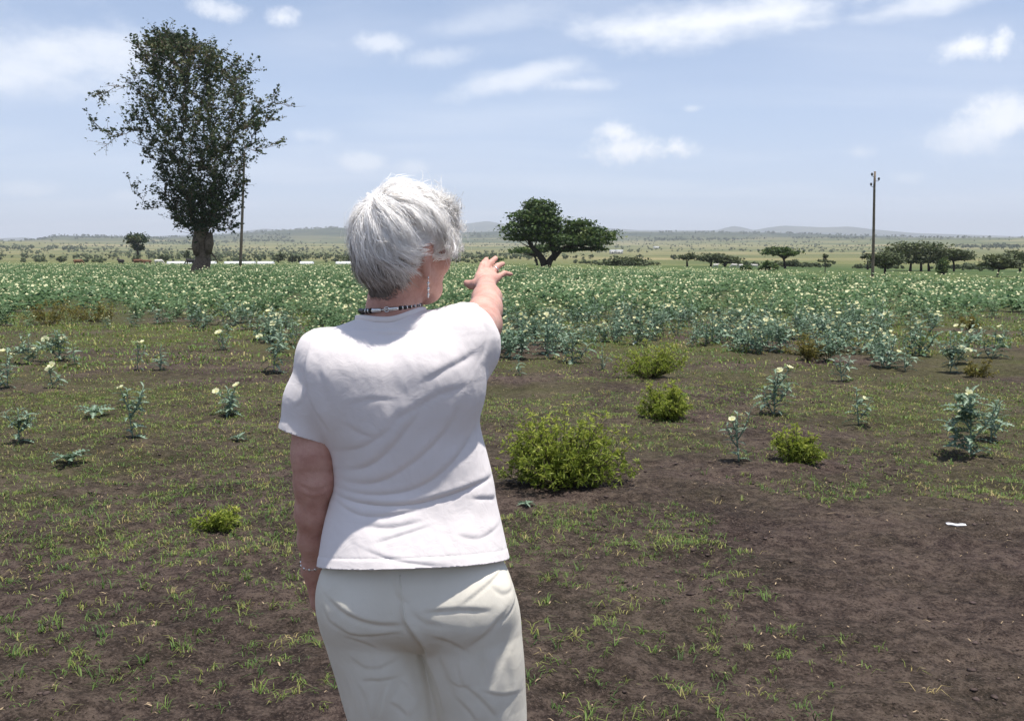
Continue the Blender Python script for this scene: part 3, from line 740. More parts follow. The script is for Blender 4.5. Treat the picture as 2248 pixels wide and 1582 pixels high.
# ---- trousers
T = Field((-0.58, 1.74, 0.02), (0.14, 2.24, 1.04), 0.0036)
PEL = [(1130, 745, 1065, 1.995, .080), (1200, 728, 1090, 1.985, .100), (1245, 708, 1112, 1.98, .116), (1300, 705, 1126, 1.978, .126), (1350, 711, 1134, 1.98, .120), (1385, 738, 1118, 1.99, .092), (1408, 790, 1075, 2.0, .055)]
T.slices(*stack(PEL), k=.03)
T.ell(PX(796, 1322, 1.925), (.086, .060, .084), k=.04); T.ell(PX(1015, 1326, 1.925), (.094, .060, .088), k=.04)
for s_ in 'lr': T.slices(*LEGS[s_], p=2.2, k=.016)
TV, TQ = T.mesh(5); del T
TF = [
    ([(716, 1312), (764, 1341), (819, 1358), (893, 1361)], .013, .009, .8),
    ([(735, 1374), (772, 1387), (808, 1389), (880, 1380)], .008, .007, .8),
    ([(752, 1392), (790, 1405), (828, 1424)], .006, .008, .6),
    ([(880, 1300), (893, 1360), (909, 1384), (929, 1423), (934, 1464), (950, 1505), (968, 1590)], .024, .009, .3),
    ([(931, 1334), (1010, 1329), (1081, 1337)], .007, .008, .7),
    ([(945, 1386), (985, 1401), (1024, 1426)], .009, .012, .8),
    ([(1024, 1420), (1066, 1388), (1122, 1334)], .009, .013, .8),
    ([(1004, 1326), (1062, 1290), (1116, 1258)], .005, .006, .8),
    ([(862, 1262), (876, 1300), (900, 1318)], .008, .010, .9),
    ([(1100, 1370), (1128, 1345), (1140, 1322)], .005, .006, .7),
    ([(1005, 1452), (1012, 1490), (1022, 1520)], .006, .007, .7), ([(1022, 1510), (1060, 1545), (1090, 1585)], .008, .008, .8),
    ([(1060, 1520), (1100, 1536), (1140, 1545)], .006, .006, .7), ([(985, 1500), (1010, 1512), (1030, 1508)], .005, .006, .8),
    ([(1000, 1540), (1030, 1570), (1050, 1600)], .007, .008, .8), ([(790, 1498), (835, 1496), (872, 1494)], .006, .007, .9),
    ([(848, 1505), (838, 1545), (828, 1590)], .007, .006, .7), ([(873, 1500), (895, 1530), (915, 1560)], .006, .007, .7), ([(850, 1545), (870, 1560), (895, 1590)], .007, .008, .8),
    ([(760, 1440), (800, 1468), (880, 1452)], .0045, .010, .6), ([(705, 1330), (720, 1362), (760, 1378)], .005, .008, .7), ([(740, 1470), (765, 1540), (780, 1600)], .005, .014, .5),
    ([(1128, 1420), (1095, 1480), (1078, 1540)], .007, .016, .6), ([(812, 1400), (822, 1470), (806, 1590)], .006, .016, .7), ([(880, 1400), (905, 1480), (930, 1590)], .006, .014, .7),
    ([(1050, 1400), (1062, 1480), (1040, 1590)], .005, .018, .7), ([(1112, 1450), (1122, 1520), (1118, 1590)], .005, .014, .7), ([(975, 1400), (968, 1450), (985, 1520)], .005, .014, .7), ([(780, 1500), (800, 1540), (812, 1590)], .005, .010, .7),
    ([(1080, 1290), (1105, 1310), (1130, 1312)], .004, .007, .8), ([(905, 1330), (930, 1352), (975, 1362)], .005, .009, .7), ([(960, 1440), (985, 1490), (1000, 1550)], .006, .014, .6)]
TN = normals(TV, TQ); TV = fold(TV, TN, [(p, a * .55, w * .8, l) for p, a, w, l in TF], 1.87)
TV = TV + TN * ((fbm(TV[:, 0] * 14 + TV[:, 1] * 9, TV[:, 2] * 5, 2) - 0.5) * 0.005)[:, None]
TV, TFc = cut(TV, TQ, [((0, 0, 0.072), (0, 0, -1), lambda c: c[:, 2] < .12)])
pm, pnt = new_mat('trouser_twill'); N = NT(pnt)
co = N.n('ShaderNodeTexCoord').outputs['Object']
pc = N.ramp(N.noise(co, 8.0, 4), [(0.3, (0.75, 0.69, 0.575)), (0.7, (0.82, 0.765, 0.655))])
wv = N.n('ShaderNodeTexWave'); N.link(co, wv.inputs[0]); wv.inputs['Scale'].default_value = 220; wv.bands_direction = 'DIAGONAL'
nb = N.bump(N.math('ADD', N.math('MULTIPLY', wv.outputs[1], 0.3), N.math('MULTIPLY', N.noise(co, 20, 5, 0.6, 1.6), 3.0)), 0.16, 0.004)
N.out(N.principled(pc, 0.7, nb, 0.3).outputs[0])
trousers = wear('trousers', TV, TFc, pm)
so = trousers.modifiers.new('thickness', 'SOLIDIFY'); so.thickness = 0.003; so.offset = -1
# side seam and centre seam
def seam(name, pts, Y0, rad, mat, parent, V):
    P = np.array([PX(a, b, Y0) for a, b in pts]); P = smooth_poly(P[:, [0, 2]], 40)
    out = []
    for x, z in P:
        d = (V[:, 0] - x) ** 2 + (V[:, 2] - z) ** 2 + (V[:, 1] > 1.97) * 1.0
        k_ = np.argsort(d)[:6]; out.append([x, V[k_, 1].mean() - rad * .2, z])
    mb = MB(); mb.tube(out, rad, 6)
    o = add_obj(name, mb.mesh(name, mat, True)); o.parent = parent
    o.location = -np.array(PERSON.location)
    return o
seam('sleeve_seam', [(664, 758), (670, 805), (682, 862), (702, 915)], 1.92, .0013, cm, shirt, SV)
seam('centre_seam', [(878, 1262), (882, 1290), (888, 1325), (893, 1356)], 1.87, .0016, pm, trousers, TV)
# shoes
shm = plain_mat('shoe_leather', (0.16, 0.10, 0.06), 0.55, 0.2, 30, 0.4)
for s_ in 'lr':
    Z, cx, cy, a, b = LEGS[s_]
    Fd = Field((cx[-1] - .08, 1.88, 0.0), (cx[-1] + .08, 2.26, .14), .005)
    Fd.cone((cx[-1], 1.965, .045), (cx[-1], 2.15, .036), .040, .036, .02); Fd.ell((cx[-1], 2.13, .03), (.046, .075, .03), k=.02); Fd.ell((cx[-1], 1.97, .06), (.038, .045, .05), k=.02)
    fv, fq = Fd.mesh(2); fv[:, 2] = np.maximum(fv[:, 2], .006)
    sh = wear('shoe', fv, fq, shm)
    sb = MB(); tt = np.linspace(0, 2 * np.pi, 25)[:-1]
    oy = np.stack([cx[-1] + np.cos(tt) * (.042 + .008 * np.sin(tt)), 2.055 + np.sin(tt) * .135, 0 * tt], 1)
    sv = np.concatenate([oy + [0, 0, .001], oy + [0, 0, .016], [[cx[-1], 2.055, .001]]]); kk = np.arange(24); k2 = (kk + 1) % 24
    sb.add(sv - np.array(PERSON.location), np.stack([np.full(24, 48), k2, kk], 1), np.stack([kk, k2, 24 + k2, 24 + kk], 1))
    so_ = add_obj('sole', sb.mesh('sole', plain_mat('shoe_sole', (0.05, 0.045, 0.04), .8))); so_.parent = sh
# ---- hair: short layered strands rooted on the scalp
BN = normals(BV, BQ)
hb_ = to_head(BV)
r_, f_, u_ = hb_.T
hairline = (u_ > -.118 + .0 * f_) & (np.abs(r_) < .10) & (f_ < .10) & (u_ < .13)
front = np.where(u_ > .045, .076, np.where(u_ > .005, .058, np.where(u_ > -.035, .034, .004)))
hairline &= f_ < front
hairline &= ~((np.abs(r_) > .058) & (u_ < -.004) & (f_ > -.032) & (f_ < .012))           # ear
hairline &= ~((u_ < -.050) & (f_ > -.020 - (-.040 - u_) * .55))               # behind the ear down to the nape
neckc = np.array([PX(857, 720, 2.025)[0], 2.035])
hairline &= (u_ > -.112 + 1.6 * np.maximum(np.abs(r_) - .030, 0))
fc = hairline[BQ].all(1)
HQ = BQ[fc]
ctr = BV[HQ].mean(1); cn = BN[HQ].mean(1); cn /= np.linalg.norm(cn, axis=1, keepdims=True)
area = np.linalg.norm(np.cross(BV[HQ[:, 2]] - BV[HQ[:, 0]], BV[HQ[:, 3]] - BV[HQ[:, 1]]), axis=1) / 2
hr = np.random.default_rng(21)
EC = hp(0, -.012, .006); ER = np.array([.0745, .0905, .096])
def skull_out(P, off):
    """push points out of the skull"""
    q = (P - EC) @ HAX.T / (ER + off); k_ = np.linalg.norm(q, axis=-1, keepdims=True)
    return np.where(k_ < 1, EC + (q / np.maximum(k_, 1e-6) * (ER + off)) @ HAX, P)
CROWN = hp(-.012, -.062, .080)
RIGHT = np.array([1.0, 0.15, 0.0])
def grow(P, Nn, n=8, seed=0, wild=0.0, length=None):
    """guide strands from roots"""
    hl = to_head(P); r_, f_, u_ = hl.T
    q = hr.random
    nape = sstep(-.02, -.10, u_); topw = sstep(.015, .075, u_); frontw = sstep(-.01, .06, f_)
    if length is None: length = (.058 * (1 - nape) + .026 * nape + .020 * topw + .050 * frontw) * (0.7 + .6 * q(len(P)))
    near_ear = (np.abs(r_) > .035) & (f_ < .02) & (f_ > -.07) & (u_ < .042) & (u_ > -.085)
    length = np.where(near_ear, length * .34, length)
    away = P - CROWN; away /= np.linalg.norm(away, axis=1, keepdims=True) + 1e-6
    swirl = np.cross(np.array([0, 0, 1.0]), away)
    right_side = sstep(-.035, .045, (P - HC) @ np.array([1.0, 0, 0]))
    base = away * (0.9 - 0.2 * right_side)[:, None] + np.array([0, 0, -1.0]) * (.35 * (1 - topw) * (1 - .5 * right_side))[:, None] + RIGHT * (.25 + 1.05 * right_side * (1 - .45 * nape) + .55 * topw)[:, None] + np.array([0, 0, .55]) * (right_side * (1 - nape))[:, None]
    wv_ = np.stack([fbm(hl[:, 0] * 38 + k3 * 9.1, hl[:, 2] * 38 + hl[:, 1] * 25 + k3 * 3.7, 2) - .5 for k3 in range(3)], 1)
    base = base + 2.1 * wv_ * (1 - .5 * nape)[:, None] + hr.normal(0, .24 + wild, base.shape)
    lift0 = (.46 + .34 * topw + .45 * frontw + .28 * right_side) * (1 - .72 * nape) * (.6 + .8 * q(len(P)))
    pts = [P.copy()]; p = P.copy(); nn = Nn.copy(); st = (length / (n - 1))[:, None]
    for k_ in range(1, n):
        t = k_ / (n - 1)
        tang = base - nn * np.sum(base * nn, 1, keepdims=True); tang /= np.linalg.norm(tang, axis=1, keepdims=True) + 1e-6
        d = tang + nn * (lift0 * (1 - 1.25 * t))[:, None] + np.array([0, 0, -.20]) * t
        d += hr.normal(0, .05 + wild * .5, d.shape)
        d /= np.linalg.norm(d, axis=1, keepdims=True)
        p = skull_out(p + d * st, .003 + .002 * t); pts.append(p)
        nn = (p - EC) / ER ** 2; nn = nn @ np.eye(3); nn /= np.linalg.norm(nn, axis=1, keepdims=True)
    return np.stack(pts, 1)
LOCKS, PER = 1350, 13
pick = hr.choice(len(HQ), LOCKS, p=area / area.sum())
G = grow(ctr[pick] - cn[pick] * .001, cn[pick])
n_ = G.shape[1]
clump = (np.linspace(0, 1, n_) ** 0.8)[None, None, :, None]
offs = hr.normal(0, .0042, (LOCKS, PER, 1, 3))
tipo = hr.normal(0, .0016, (LOCKS, PER, 1, 3)) + hr.normal(0, 1, (LOCKS, PER, 1, 3)) * .0028 * (hr.random((LOCKS, PER, 1, 1)) < .25)
ST = (G[:, None] + offs * (1 - clump) + tipo * clump * 2).reshape(-1, n_, 3)
ST = np.concatenate([ST, grow(*(lambda k_: (ctr[k_], cn[k_]))(hr.choice(len(HQ), 2200, p=area / area.sum())), wild=.34)])
ST = skull_out(ST.reshape(-1, 3), .001).reshape(ST.shape)
def strands(ST, w0, tint):
    """flat ribbons lying along the head"""
    m, n, _ = ST.shape
    T_ = np.gradient(ST, axis=1); T_ /= np.linalg.norm(T_, axis=2, keepdims=True) + 1e-9
    hn = (ST - EC) @ HAX.T / ER ** 2; hn = hn @ HAX; hn /= np.linalg.norm(hn, axis=2, keepdims=True)
    A = np.cross(T_, hn); A /= np.linalg.norm(A, axis=2, keepdims=True) + 1e-9
    roll = hr.normal(0, .35, (m, 1, 1)); A = A * np.cos(roll) + hn * np.sin(roll)
    w = w0[:, None] * (1 - .8 * np.linspace(0, 1, n)[None] ** 1.6)
    V = np.stack([ST - w[..., None] * A, ST + w[..., None] * A], 2).reshape(-1, 3)
    s_, k_ = np.meshgrid(np.arange(m), np.arange(n - 1), indexing='ij'); b_ = s_ * n * 2 + k_ * 2
    Q = np.stack([b_, b_ + 1, b_ + 3, b_ + 2], -1).reshape(-1, 4)
    return V, Q, np.repeat(tint, n * 2)
hu = to_head(ST[:, 0]); m_ = len(ST)
grey = np.clip(.04 + .96 * sstep(-.105, .015, hu[:, 2] + .5 * (ST[:, 0] - HC)[:, 0]) + hr.normal(0, .14, m_), 0, 1)     # greyer hair low on the nape, with some shade painted in; white on top
SVh, SQh, tin = strands(ST, hr.uniform(.00040, .00085, m_), grey)
# the mass of short under-hair: the scalp surface lifted a few millimetres
used = np.unique(HQ); mp_ = np.full(len(BV), -1); mp_[used] = np.arange(len(used))
edge = np.bincount(mp_[HQ].ravel(), minlength=len(used)) < 4
uh = to_head(BV[used])
lift = (.0065 + .010 * sstep(-.03, .07, uh[:, 2])) * np.where(edge, .05, 1.0)
for _ in range(6):   # ease the lift towards the edge
    acc = np.zeros(len(used)); cnt_ = np.zeros(len(used)); q4 = mp_[HQ]
    mean = lift[q4].mean(1)
    for c_ in range(4): acc += np.bincount(q4[:, c_], mean, minlength=len(used)); cnt_ += np.bincount(q4[:, c_], minlength=len(used))
    lift = np.where(edge, lift * .2, acc / cnt_)
UV_ = BV[used] + BN[used] * (lift + (fbm(uh[:, 0] * 60 + uh[:, 2] * 25, uh[:, 1] * 60 - uh[:, 2] * 40, 3) - .5) * .006)[:, None]
ug = np.clip(.04 + .75 * sstep(-.075, .05, uh[:, 2] + .4 * (BV[used] - HC)[:, 0]), 0, 1)  # under-hair tint: same grey nape, partly painted shade
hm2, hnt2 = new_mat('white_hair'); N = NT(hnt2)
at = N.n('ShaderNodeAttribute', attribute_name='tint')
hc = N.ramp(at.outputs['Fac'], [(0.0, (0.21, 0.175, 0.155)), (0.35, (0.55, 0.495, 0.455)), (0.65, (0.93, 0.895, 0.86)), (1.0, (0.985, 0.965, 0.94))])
p_ = N.principled(hc, 0.42, None, 0.45); t_ = N.n('ShaderNodeBsdfTranslucent'); N.link(hc, t_.inputs[0])
mx = N.n('ShaderNodeMixShader'); mx.inputs[0].default_value = .35; N.link(p_.outputs[0], mx.inputs[1]); N.link(t_.outputs[0], mx.inputs[2]); N.out(mx.outputs[0])
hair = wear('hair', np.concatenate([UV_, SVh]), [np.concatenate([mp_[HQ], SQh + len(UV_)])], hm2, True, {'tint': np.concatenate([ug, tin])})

# ---- necklace, earrings, ring, bracelet
silver = plain_mat('silver', (0.80, 0.79, 0.76), 0.22, 0.08, 80, 0.5, metallic=1.0)
cordm = plain_mat('black_beads', (0.012, 0.011, 0.012), 0.35, 0.3, 200, 0.5)
NL = []
for t_ in np.linspace(0, 2 * np.pi, 73)[:-1]:
    # close round the neck, resting on the shirt's neckline, lower in front
    c_, s_ = math.cos(t_), math.sin(t_)
    NL.append([NKC[0] + .0605 * c_, 2.03 + .0605 * s_, PX(855, 679, 1.97)[2] + .006 * c_ - .022 * max(s_, 0)])
NL = np.array(NL)
neck = thing('necklace', PERSON.location, None, None); neck.parent = PERSON; neck.location = (0, 0, 0)
def loop_part(name, pts, rad, mat, parent, close=False, n=8):
    mb = MB(); mb.tube(np.asarray(pts) - np.array(PERSON.location), rad, n); o = add_obj(name, mb.mesh(name, mat, True)); o.parent = parent; return o
ang = np.degrees(np.arctan2(NL[:, 1] - 2.03, NL[:, 0] - NKC[0])) % 360
def arc(a0, a1, k_=12):
    tt_ = np.radians(np.linspace(a0, a1, k_))
    return np.stack([NKC[0] + .0605 * np.cos(tt_), 2.03 + .0605 * np.sin(tt_), PX(855, 679, 1.97)[2] + .006 * np.cos(tt_) - .022 * np.maximum(np.sin(tt_), 0)], 1)
full = arc(292, 238 + 360, 80)
tt_ = np.arange(80)
mb = MB(); mb.tube(full - np.array(PERSON.location), .0048 + .0009 * np.sin(tt_ * 2.4), 10)
o = add_obj('bead_string', mb.mesh('bead_string', cordm, True)); o.parent = neck
for a_ in list(np.arange(298, 352, 9)) + [232, 225]:
    p3 = arc(a_, a_ + 1.6, 3); o = loop_part('silver_bead', p3, .0056, silver, neck)
loop_part('clasp_tube', arc(240, 259, 6), .0048, silver, neck); loop_part('clasp_tube', arc(273, 291, 6), .0048, silver, neck)
loop_part('clasp_link', arc(258, 274, 5), .0019, silver, neck)
c0 = arc(270, 270.5, 2)[0]; tt_ = np.linspace(0, 2 * np.pi, 21)
loop_part('clasp_ring', np.stack([c0[0] + .0048 * np.cos(tt_), c0[1] - .002 + 0 * tt_, c0[2] + .0048 * np.sin(tt_)], 1), .0013, silver, neck, n=6)
for s_ in (1, -1):
    e0 = hp(.075 * s_, -.008, -.068)
    er = loop_part('earring', [e0 + [0, 0, .004], e0 + [0.001, -.002, -.004], e0 + [.0, 0, -.010]], [.0011, .0011, .0009], silver, PERSON)
    for k_, (dz, rr) in enumerate([(-.013, .0032), (-.0185, .0018), (-.024, .0034), (-.030, .0018), (-.035, .0028), (-.0395, .0020)]):
        mb = MB(); zz_ = np.linspace(-1, 1, 5); mb.tube((e0 + [0, 0, dz]) + np.stack([0 * zz_, 0 * zz_, zz_ * rr * 1.2], 1) - np.array(PERSON.location), rr * np.sqrt(np.clip(1 - zz_ ** 2 * .9, .05, 1)), 7)
        o = add_obj('earring_bead', mb.mesh('earring_bead', silver, True)); o.parent = er
kr = KN[2] * .70 + TIP[2] * .30 + np.array([0, 0, .002]); axis_ = TIP[2] - KN[2]; axis_ /= np.linalg.norm(axis_); a1 = np.cross(axis_, [0, 0, 1.0]); a1 /= np.linalg.norm(a1); a2 = np.cross(axis_, a1); tt_ = np.linspace(0, 2 * np.pi, 25)
loop_part('finger_ring', kr + .0098 * (np.cos(tt_)[:, None] * a1 + np.sin(tt_)[:, None] * a2), .0017, silver, PERSON, n=6)
bc = PX(684, 1236, 2.057); bx_ = ARM_L[-1] - ARM_L[-2]; bx_ /= np.linalg.norm(bx_); a1 = np.cross(bx_, [0, 1.0, 0]); a1 /= np.linalg.norm(a1); a2 = np.cross(bx_, a1)
br = loop_part('bracelet', bc + .0215 * (np.cos(tt_)[:, None] * a1 + np.sin(tt_)[:, None] * a2), .0022, silver, PERSON, n=6)
for k_ in range(0, 24, 2):
    t_ = tt_[k_]; pb = bc + .0225 * (math.cos(t_) * a1 + math.sin(t_) * a2)
    o = loop_part('bracelet_link', [pb - bx_ * .004, pb, pb + bx_ * .004], [.0016, .0034, .0016], silver, br, n=6)
# ------------------------------------------------------------------ trees
bark = plain_mat('bark_brown', (0.16, 0.12, 0.09), 0.9, 0.4, 6.0, 0.15, 0.6, 14.0)
bark_dark = plain_mat('bark_dark', (0.045, 0.036, 0.030), 0.9, 0.4, 6.0, 0.15, 0.5, 12.0)
leaf_big = leaf_mat('leaf_dark_green', [(0.0, (0.018, 0.036, 0.015)), (0.5, (0.042, 0.070, 0.026)), (0.85, (0.085, 0.105, 0.040)), (1.0, (0.15, 0.135, 0.06))], 0.22)
leaf_acacia = leaf_mat('leaf_acacia', [(0.0, (0.028, 0.052, 0.016)), (0.5, (0.065, 0.110, 0.028)), (0.85, (0.12, 0.17, 0.042)), (1.0, (0.17, 0.20, 0.06))], 0.25)
leaf_olive = leaf_mat('leaf_olive', [(0.0, (0.045, 0.060, 0.026)), (0.5, (0.085, 0.105, 0.044)), (0.85, (0.125, 0.15, 0.062)), (1.0, (0.17, 0.18, 0.08))], 0.22)
tr = np.random.default_rng(3)
def leaf_cloud(mb, P, size, up=0.35, rr=tr, tint=None, asp=0.55, k=1):
    """small bent leaf sprays (two quads each) at points P"""
    m = len(P)
    d = rr.normal(0, 1, (m, 3)); d[:, 2] = d[:, 2] * .6; d /= np.linalg.norm(d, axis=1, keepdims=True)
    nrm = rr.normal(0, 1, (m, 3)) + np.array([0, 0, up * 3]); s_ = np.cross(d, nrm); s_ /= np.linalg.norm(s_, axis=1, keepdims=True) + 1e-9
    n2 = np.cross(s_, d); sz = size * rr.uniform(.6, 1.4, m)[:, None]
    a = P - d * sz; b = P + n2 * sz * .15; c = P + d * sz
    V = np.stack([a, b + s_ * sz * asp, c, b - s_ * sz * asp], 1).reshape(-1, 3)
    q = np.arange(m)[:, None] * 4
    T_ = np.concatenate([q + [0, 1, 3], q + [1, 2, 3]])
    tn = rr.uniform(0, 1, m) if tint is None else np.clip(tint + rr.normal(0, .18, m), 0, 1)
    mb.add(V, T_, None, tint=np.repeat(tn, 4))
def to_world(px, py, Y): return at_depth(px, py, Y)
def in_ellipsoid(m, rr, shell=0.35):
    d = rr.normal(0, 1, (m, 3)); d /= np.linalg.norm(d, axis=1, keepdims=True)
    return d * (rr.uniform(shell ** 3, 1, m) ** (1 / 3))[:, None]

def big_tree():
    Y = 84.0
    base = stand(446, Y); base[2] = float(height(base[0], base[1]))
    mpp = Y / F_PX                                   # metres for one photograph pixel at that distance
    def w(px, py, dy=0.0): return to_world(px, py, Y + dy)
    root = thing('big_tree', base, 'tall vase-shaped dark tree with thick trunk beside the power pole', 'tree')
    rr = np.random.default_rng(8)
    tb = MB(); O = base
    # trunk with a flared foot, splitting into rising limbs
    tb.tube(np.array([base + [0, 0, -.4], base + [0, 0, .3], w(446, 570), w(445, 540), w(442, 515), w(440, 480)]) - O, [.98, .78, .64, .60, .64, .46], 18)
    for (a, b_) in (((432, 560), (429, 520)), ((458, 556), (461, 512))): tb.tube(np.array([w(*a, -.5), w((a[0] + b_[0]) / 2, (a[1] + b_[1]) / 2, -.6), w(*b_, -.3)]) - O, [.25, .38, .22], 10)
    env = np.array([(84, 338, 366), (100, 320, 440), (125, 302, 500), (150, 294, 535), (180, 286, 562), (210, 275, 588), (235, 268, 606), (262, 272, 600), (300, 290, 588), (332, 306, 560), (370, 335, 540), (410, 348, 532), (450, 362, 520), (490, 378, 510), (520, 396, 494), (540, 408, 482)], float)
    targets = []
    for k_ in range(470):
        u1, u2, u3 = (.5 + k_ * .8191725) % 1, (.5 + k_ * .6710436) % 1, (.5 + k_ * .5497005) % 1      # evenly spread
        py = 88 + 412 * u1 ** 1.1; l, r = np.interp(py, env[:, 0], env[:, 1]), np.interp(py, env[:, 0], env[:, 2])
        c_, h_ = (l + r) / 2, (r - l) / 2
        a_ = u2 * 2 * np.pi; q = (.03 + .97 * u3) ** .5 * rr.uniform(.9, 1.06)
        targets.append((c_ + h_ * q * math.cos(a_), py + rr.normal(0, 4), h_ * mpp * q * math.sin(a_)))
    for t_ in [(212, 205, 0), (204, 266, 1), (232, 320, -1), (640, 232, 0), (608, 310, 1), (352, 78, 0), (300, 100, .5), (548, 150, 0), (285, 398, 0), (330, 455, 1), (600, 205, -.5), (236, 288, .3), (222, 215, 1), (262, 190, 0), (590, 262, .6), (575, 325, -.6), (255, 300, -.5)]: targets.append(t_)
    # grow the limbs: every target joins the nearest limb below it
    NP = [w(442, 515), w(441, 495), w(440, 475), w(446, 520), w(436, 520)]; NR = [.5, .45, .4, .4, .4]; rad = []
    tg = [w(*t_) for t_ in targets]; far_ = tg[470:]; tg = tg[:470]; tg.sort(key=lambda p: np.linalg.norm((p - w(441, 500)) * [1, 1, .8])); tg = tg + sorted(far_, key=lambda p: abs(p[0] - base[0]))
    paths = []
    for tip in tg:
        A_ = np.array(NP); d_ = tip - A_; L_ = np.linalg.norm(d_, axis=1)
        cost = L_ + (2.2 if len(paths) < 470 else .8) * np.maximum(0, (.35 if len(paths) < 470 else .1) * L_ - d_[:, 2]) + .05 * np.linalg.norm(A_ - w(441, 500), axis=1)
        j = int(np.argmin(cost)); st = A_[j]; L = float(L_[j])
        P = bezier(st, st * .5 + tip * .5 + np.array([(tip[0] - st[0]) * .12, (tip[1] - st[1]) * .12, -.10 * L]), tip, 6); P[1:-1] += rr.normal(0, .03 * min(L, 3), (4, 3))
        paths.append((P, j, len(NP))); NP.extend(list(P[1:]))
    load = np.ones(len(NP)); par = np.full(len(NP), -1)
    for P, j, n0 in paths:
        par[n0] = j
        for q in range(1, 5): par[n0 + q] = n0 + q - 1
    for q in range(len(NP) - 1, -1, -1):
        if par[q] >= 0: load[par[q]] += load[q] * .8
    rr_ = np.clip(.011 * load ** .52, .014, .42)
    LP = []; TN = []
    for P, j, n0 in paths:
        tb.tube(P - O, np.concatenate([[min(rr_[j], rr_[n0] * 1.25)], rr_[n0:n0 + 5]]), 5, cap=False)
        tip = P[-1]; py = project(tip)[1]; dirn = (P[-1] - P[0]) / (np.linalg.norm(P[-1] - P[0]) + 1e-6)
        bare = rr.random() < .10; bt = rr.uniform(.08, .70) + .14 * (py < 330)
        for _ in range(8):
            t0 = rr.uniform(.25, 1.0) * 5; a0 = P[int(min(t0, 4))] * (1 - t0 % 1) + P[min(int(t0) + 1, 5)] * (t0 % 1)
            d_ = rr.normal(0, .75, 3) * [1, 1, .6] + dirn * 1.0 + [0, 0, .3]; d_ /= np.linalg.norm(d_); ln = rr.uniform(.5, 1.7)
            e = a0 + d_ * ln; mid = (a0 + e) / 2 + rr.normal(0, .06, 3)
            tb.tube(np.array([a0, mid, e]) - O, [.020, .014, .007], 3, cap=False)
            m_ = rr.integers(1, 4) if bare else rr.integers(5, 13)
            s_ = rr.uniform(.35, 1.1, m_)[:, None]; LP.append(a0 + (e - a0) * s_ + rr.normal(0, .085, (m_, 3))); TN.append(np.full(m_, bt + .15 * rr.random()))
    # leafy shoots low on the trunk
    for _ in range(70):
        py = rr.uniform(395, 500); hw = np.interp(py, env[:, 0], (env[:, 2] - env[:, 1]) / 2) * .8; cx_ = np.interp(py, env[:, 0], (env[:, 1] + env[:, 2]) / 2)
        a_ = rr.uniform(0, 2 * np.pi); p = w(cx_ + hw * math.cos(a_) * rr.uniform(.3, 1), py, hw * mpp * math.sin(a_)); m_ = rr.integers(14, 34)
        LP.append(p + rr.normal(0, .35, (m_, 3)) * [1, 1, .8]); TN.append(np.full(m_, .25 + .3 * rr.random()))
    for a_, b_, c_ in (((452, 548), (470, 556), (479, 577)), ((436, 545), (428, 548), (412, 546))): tb.tube(bezier(w(*a_), w(*b_), w(*c_), 7) - O, np.linspace(.14, .04, 7), 6)
    o = add_obj('trunk', tb.mesh('big_tree_trunk', bark, True)); o.parent = root
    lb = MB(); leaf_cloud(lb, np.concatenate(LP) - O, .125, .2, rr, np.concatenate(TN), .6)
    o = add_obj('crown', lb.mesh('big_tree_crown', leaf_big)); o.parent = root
big_tree()

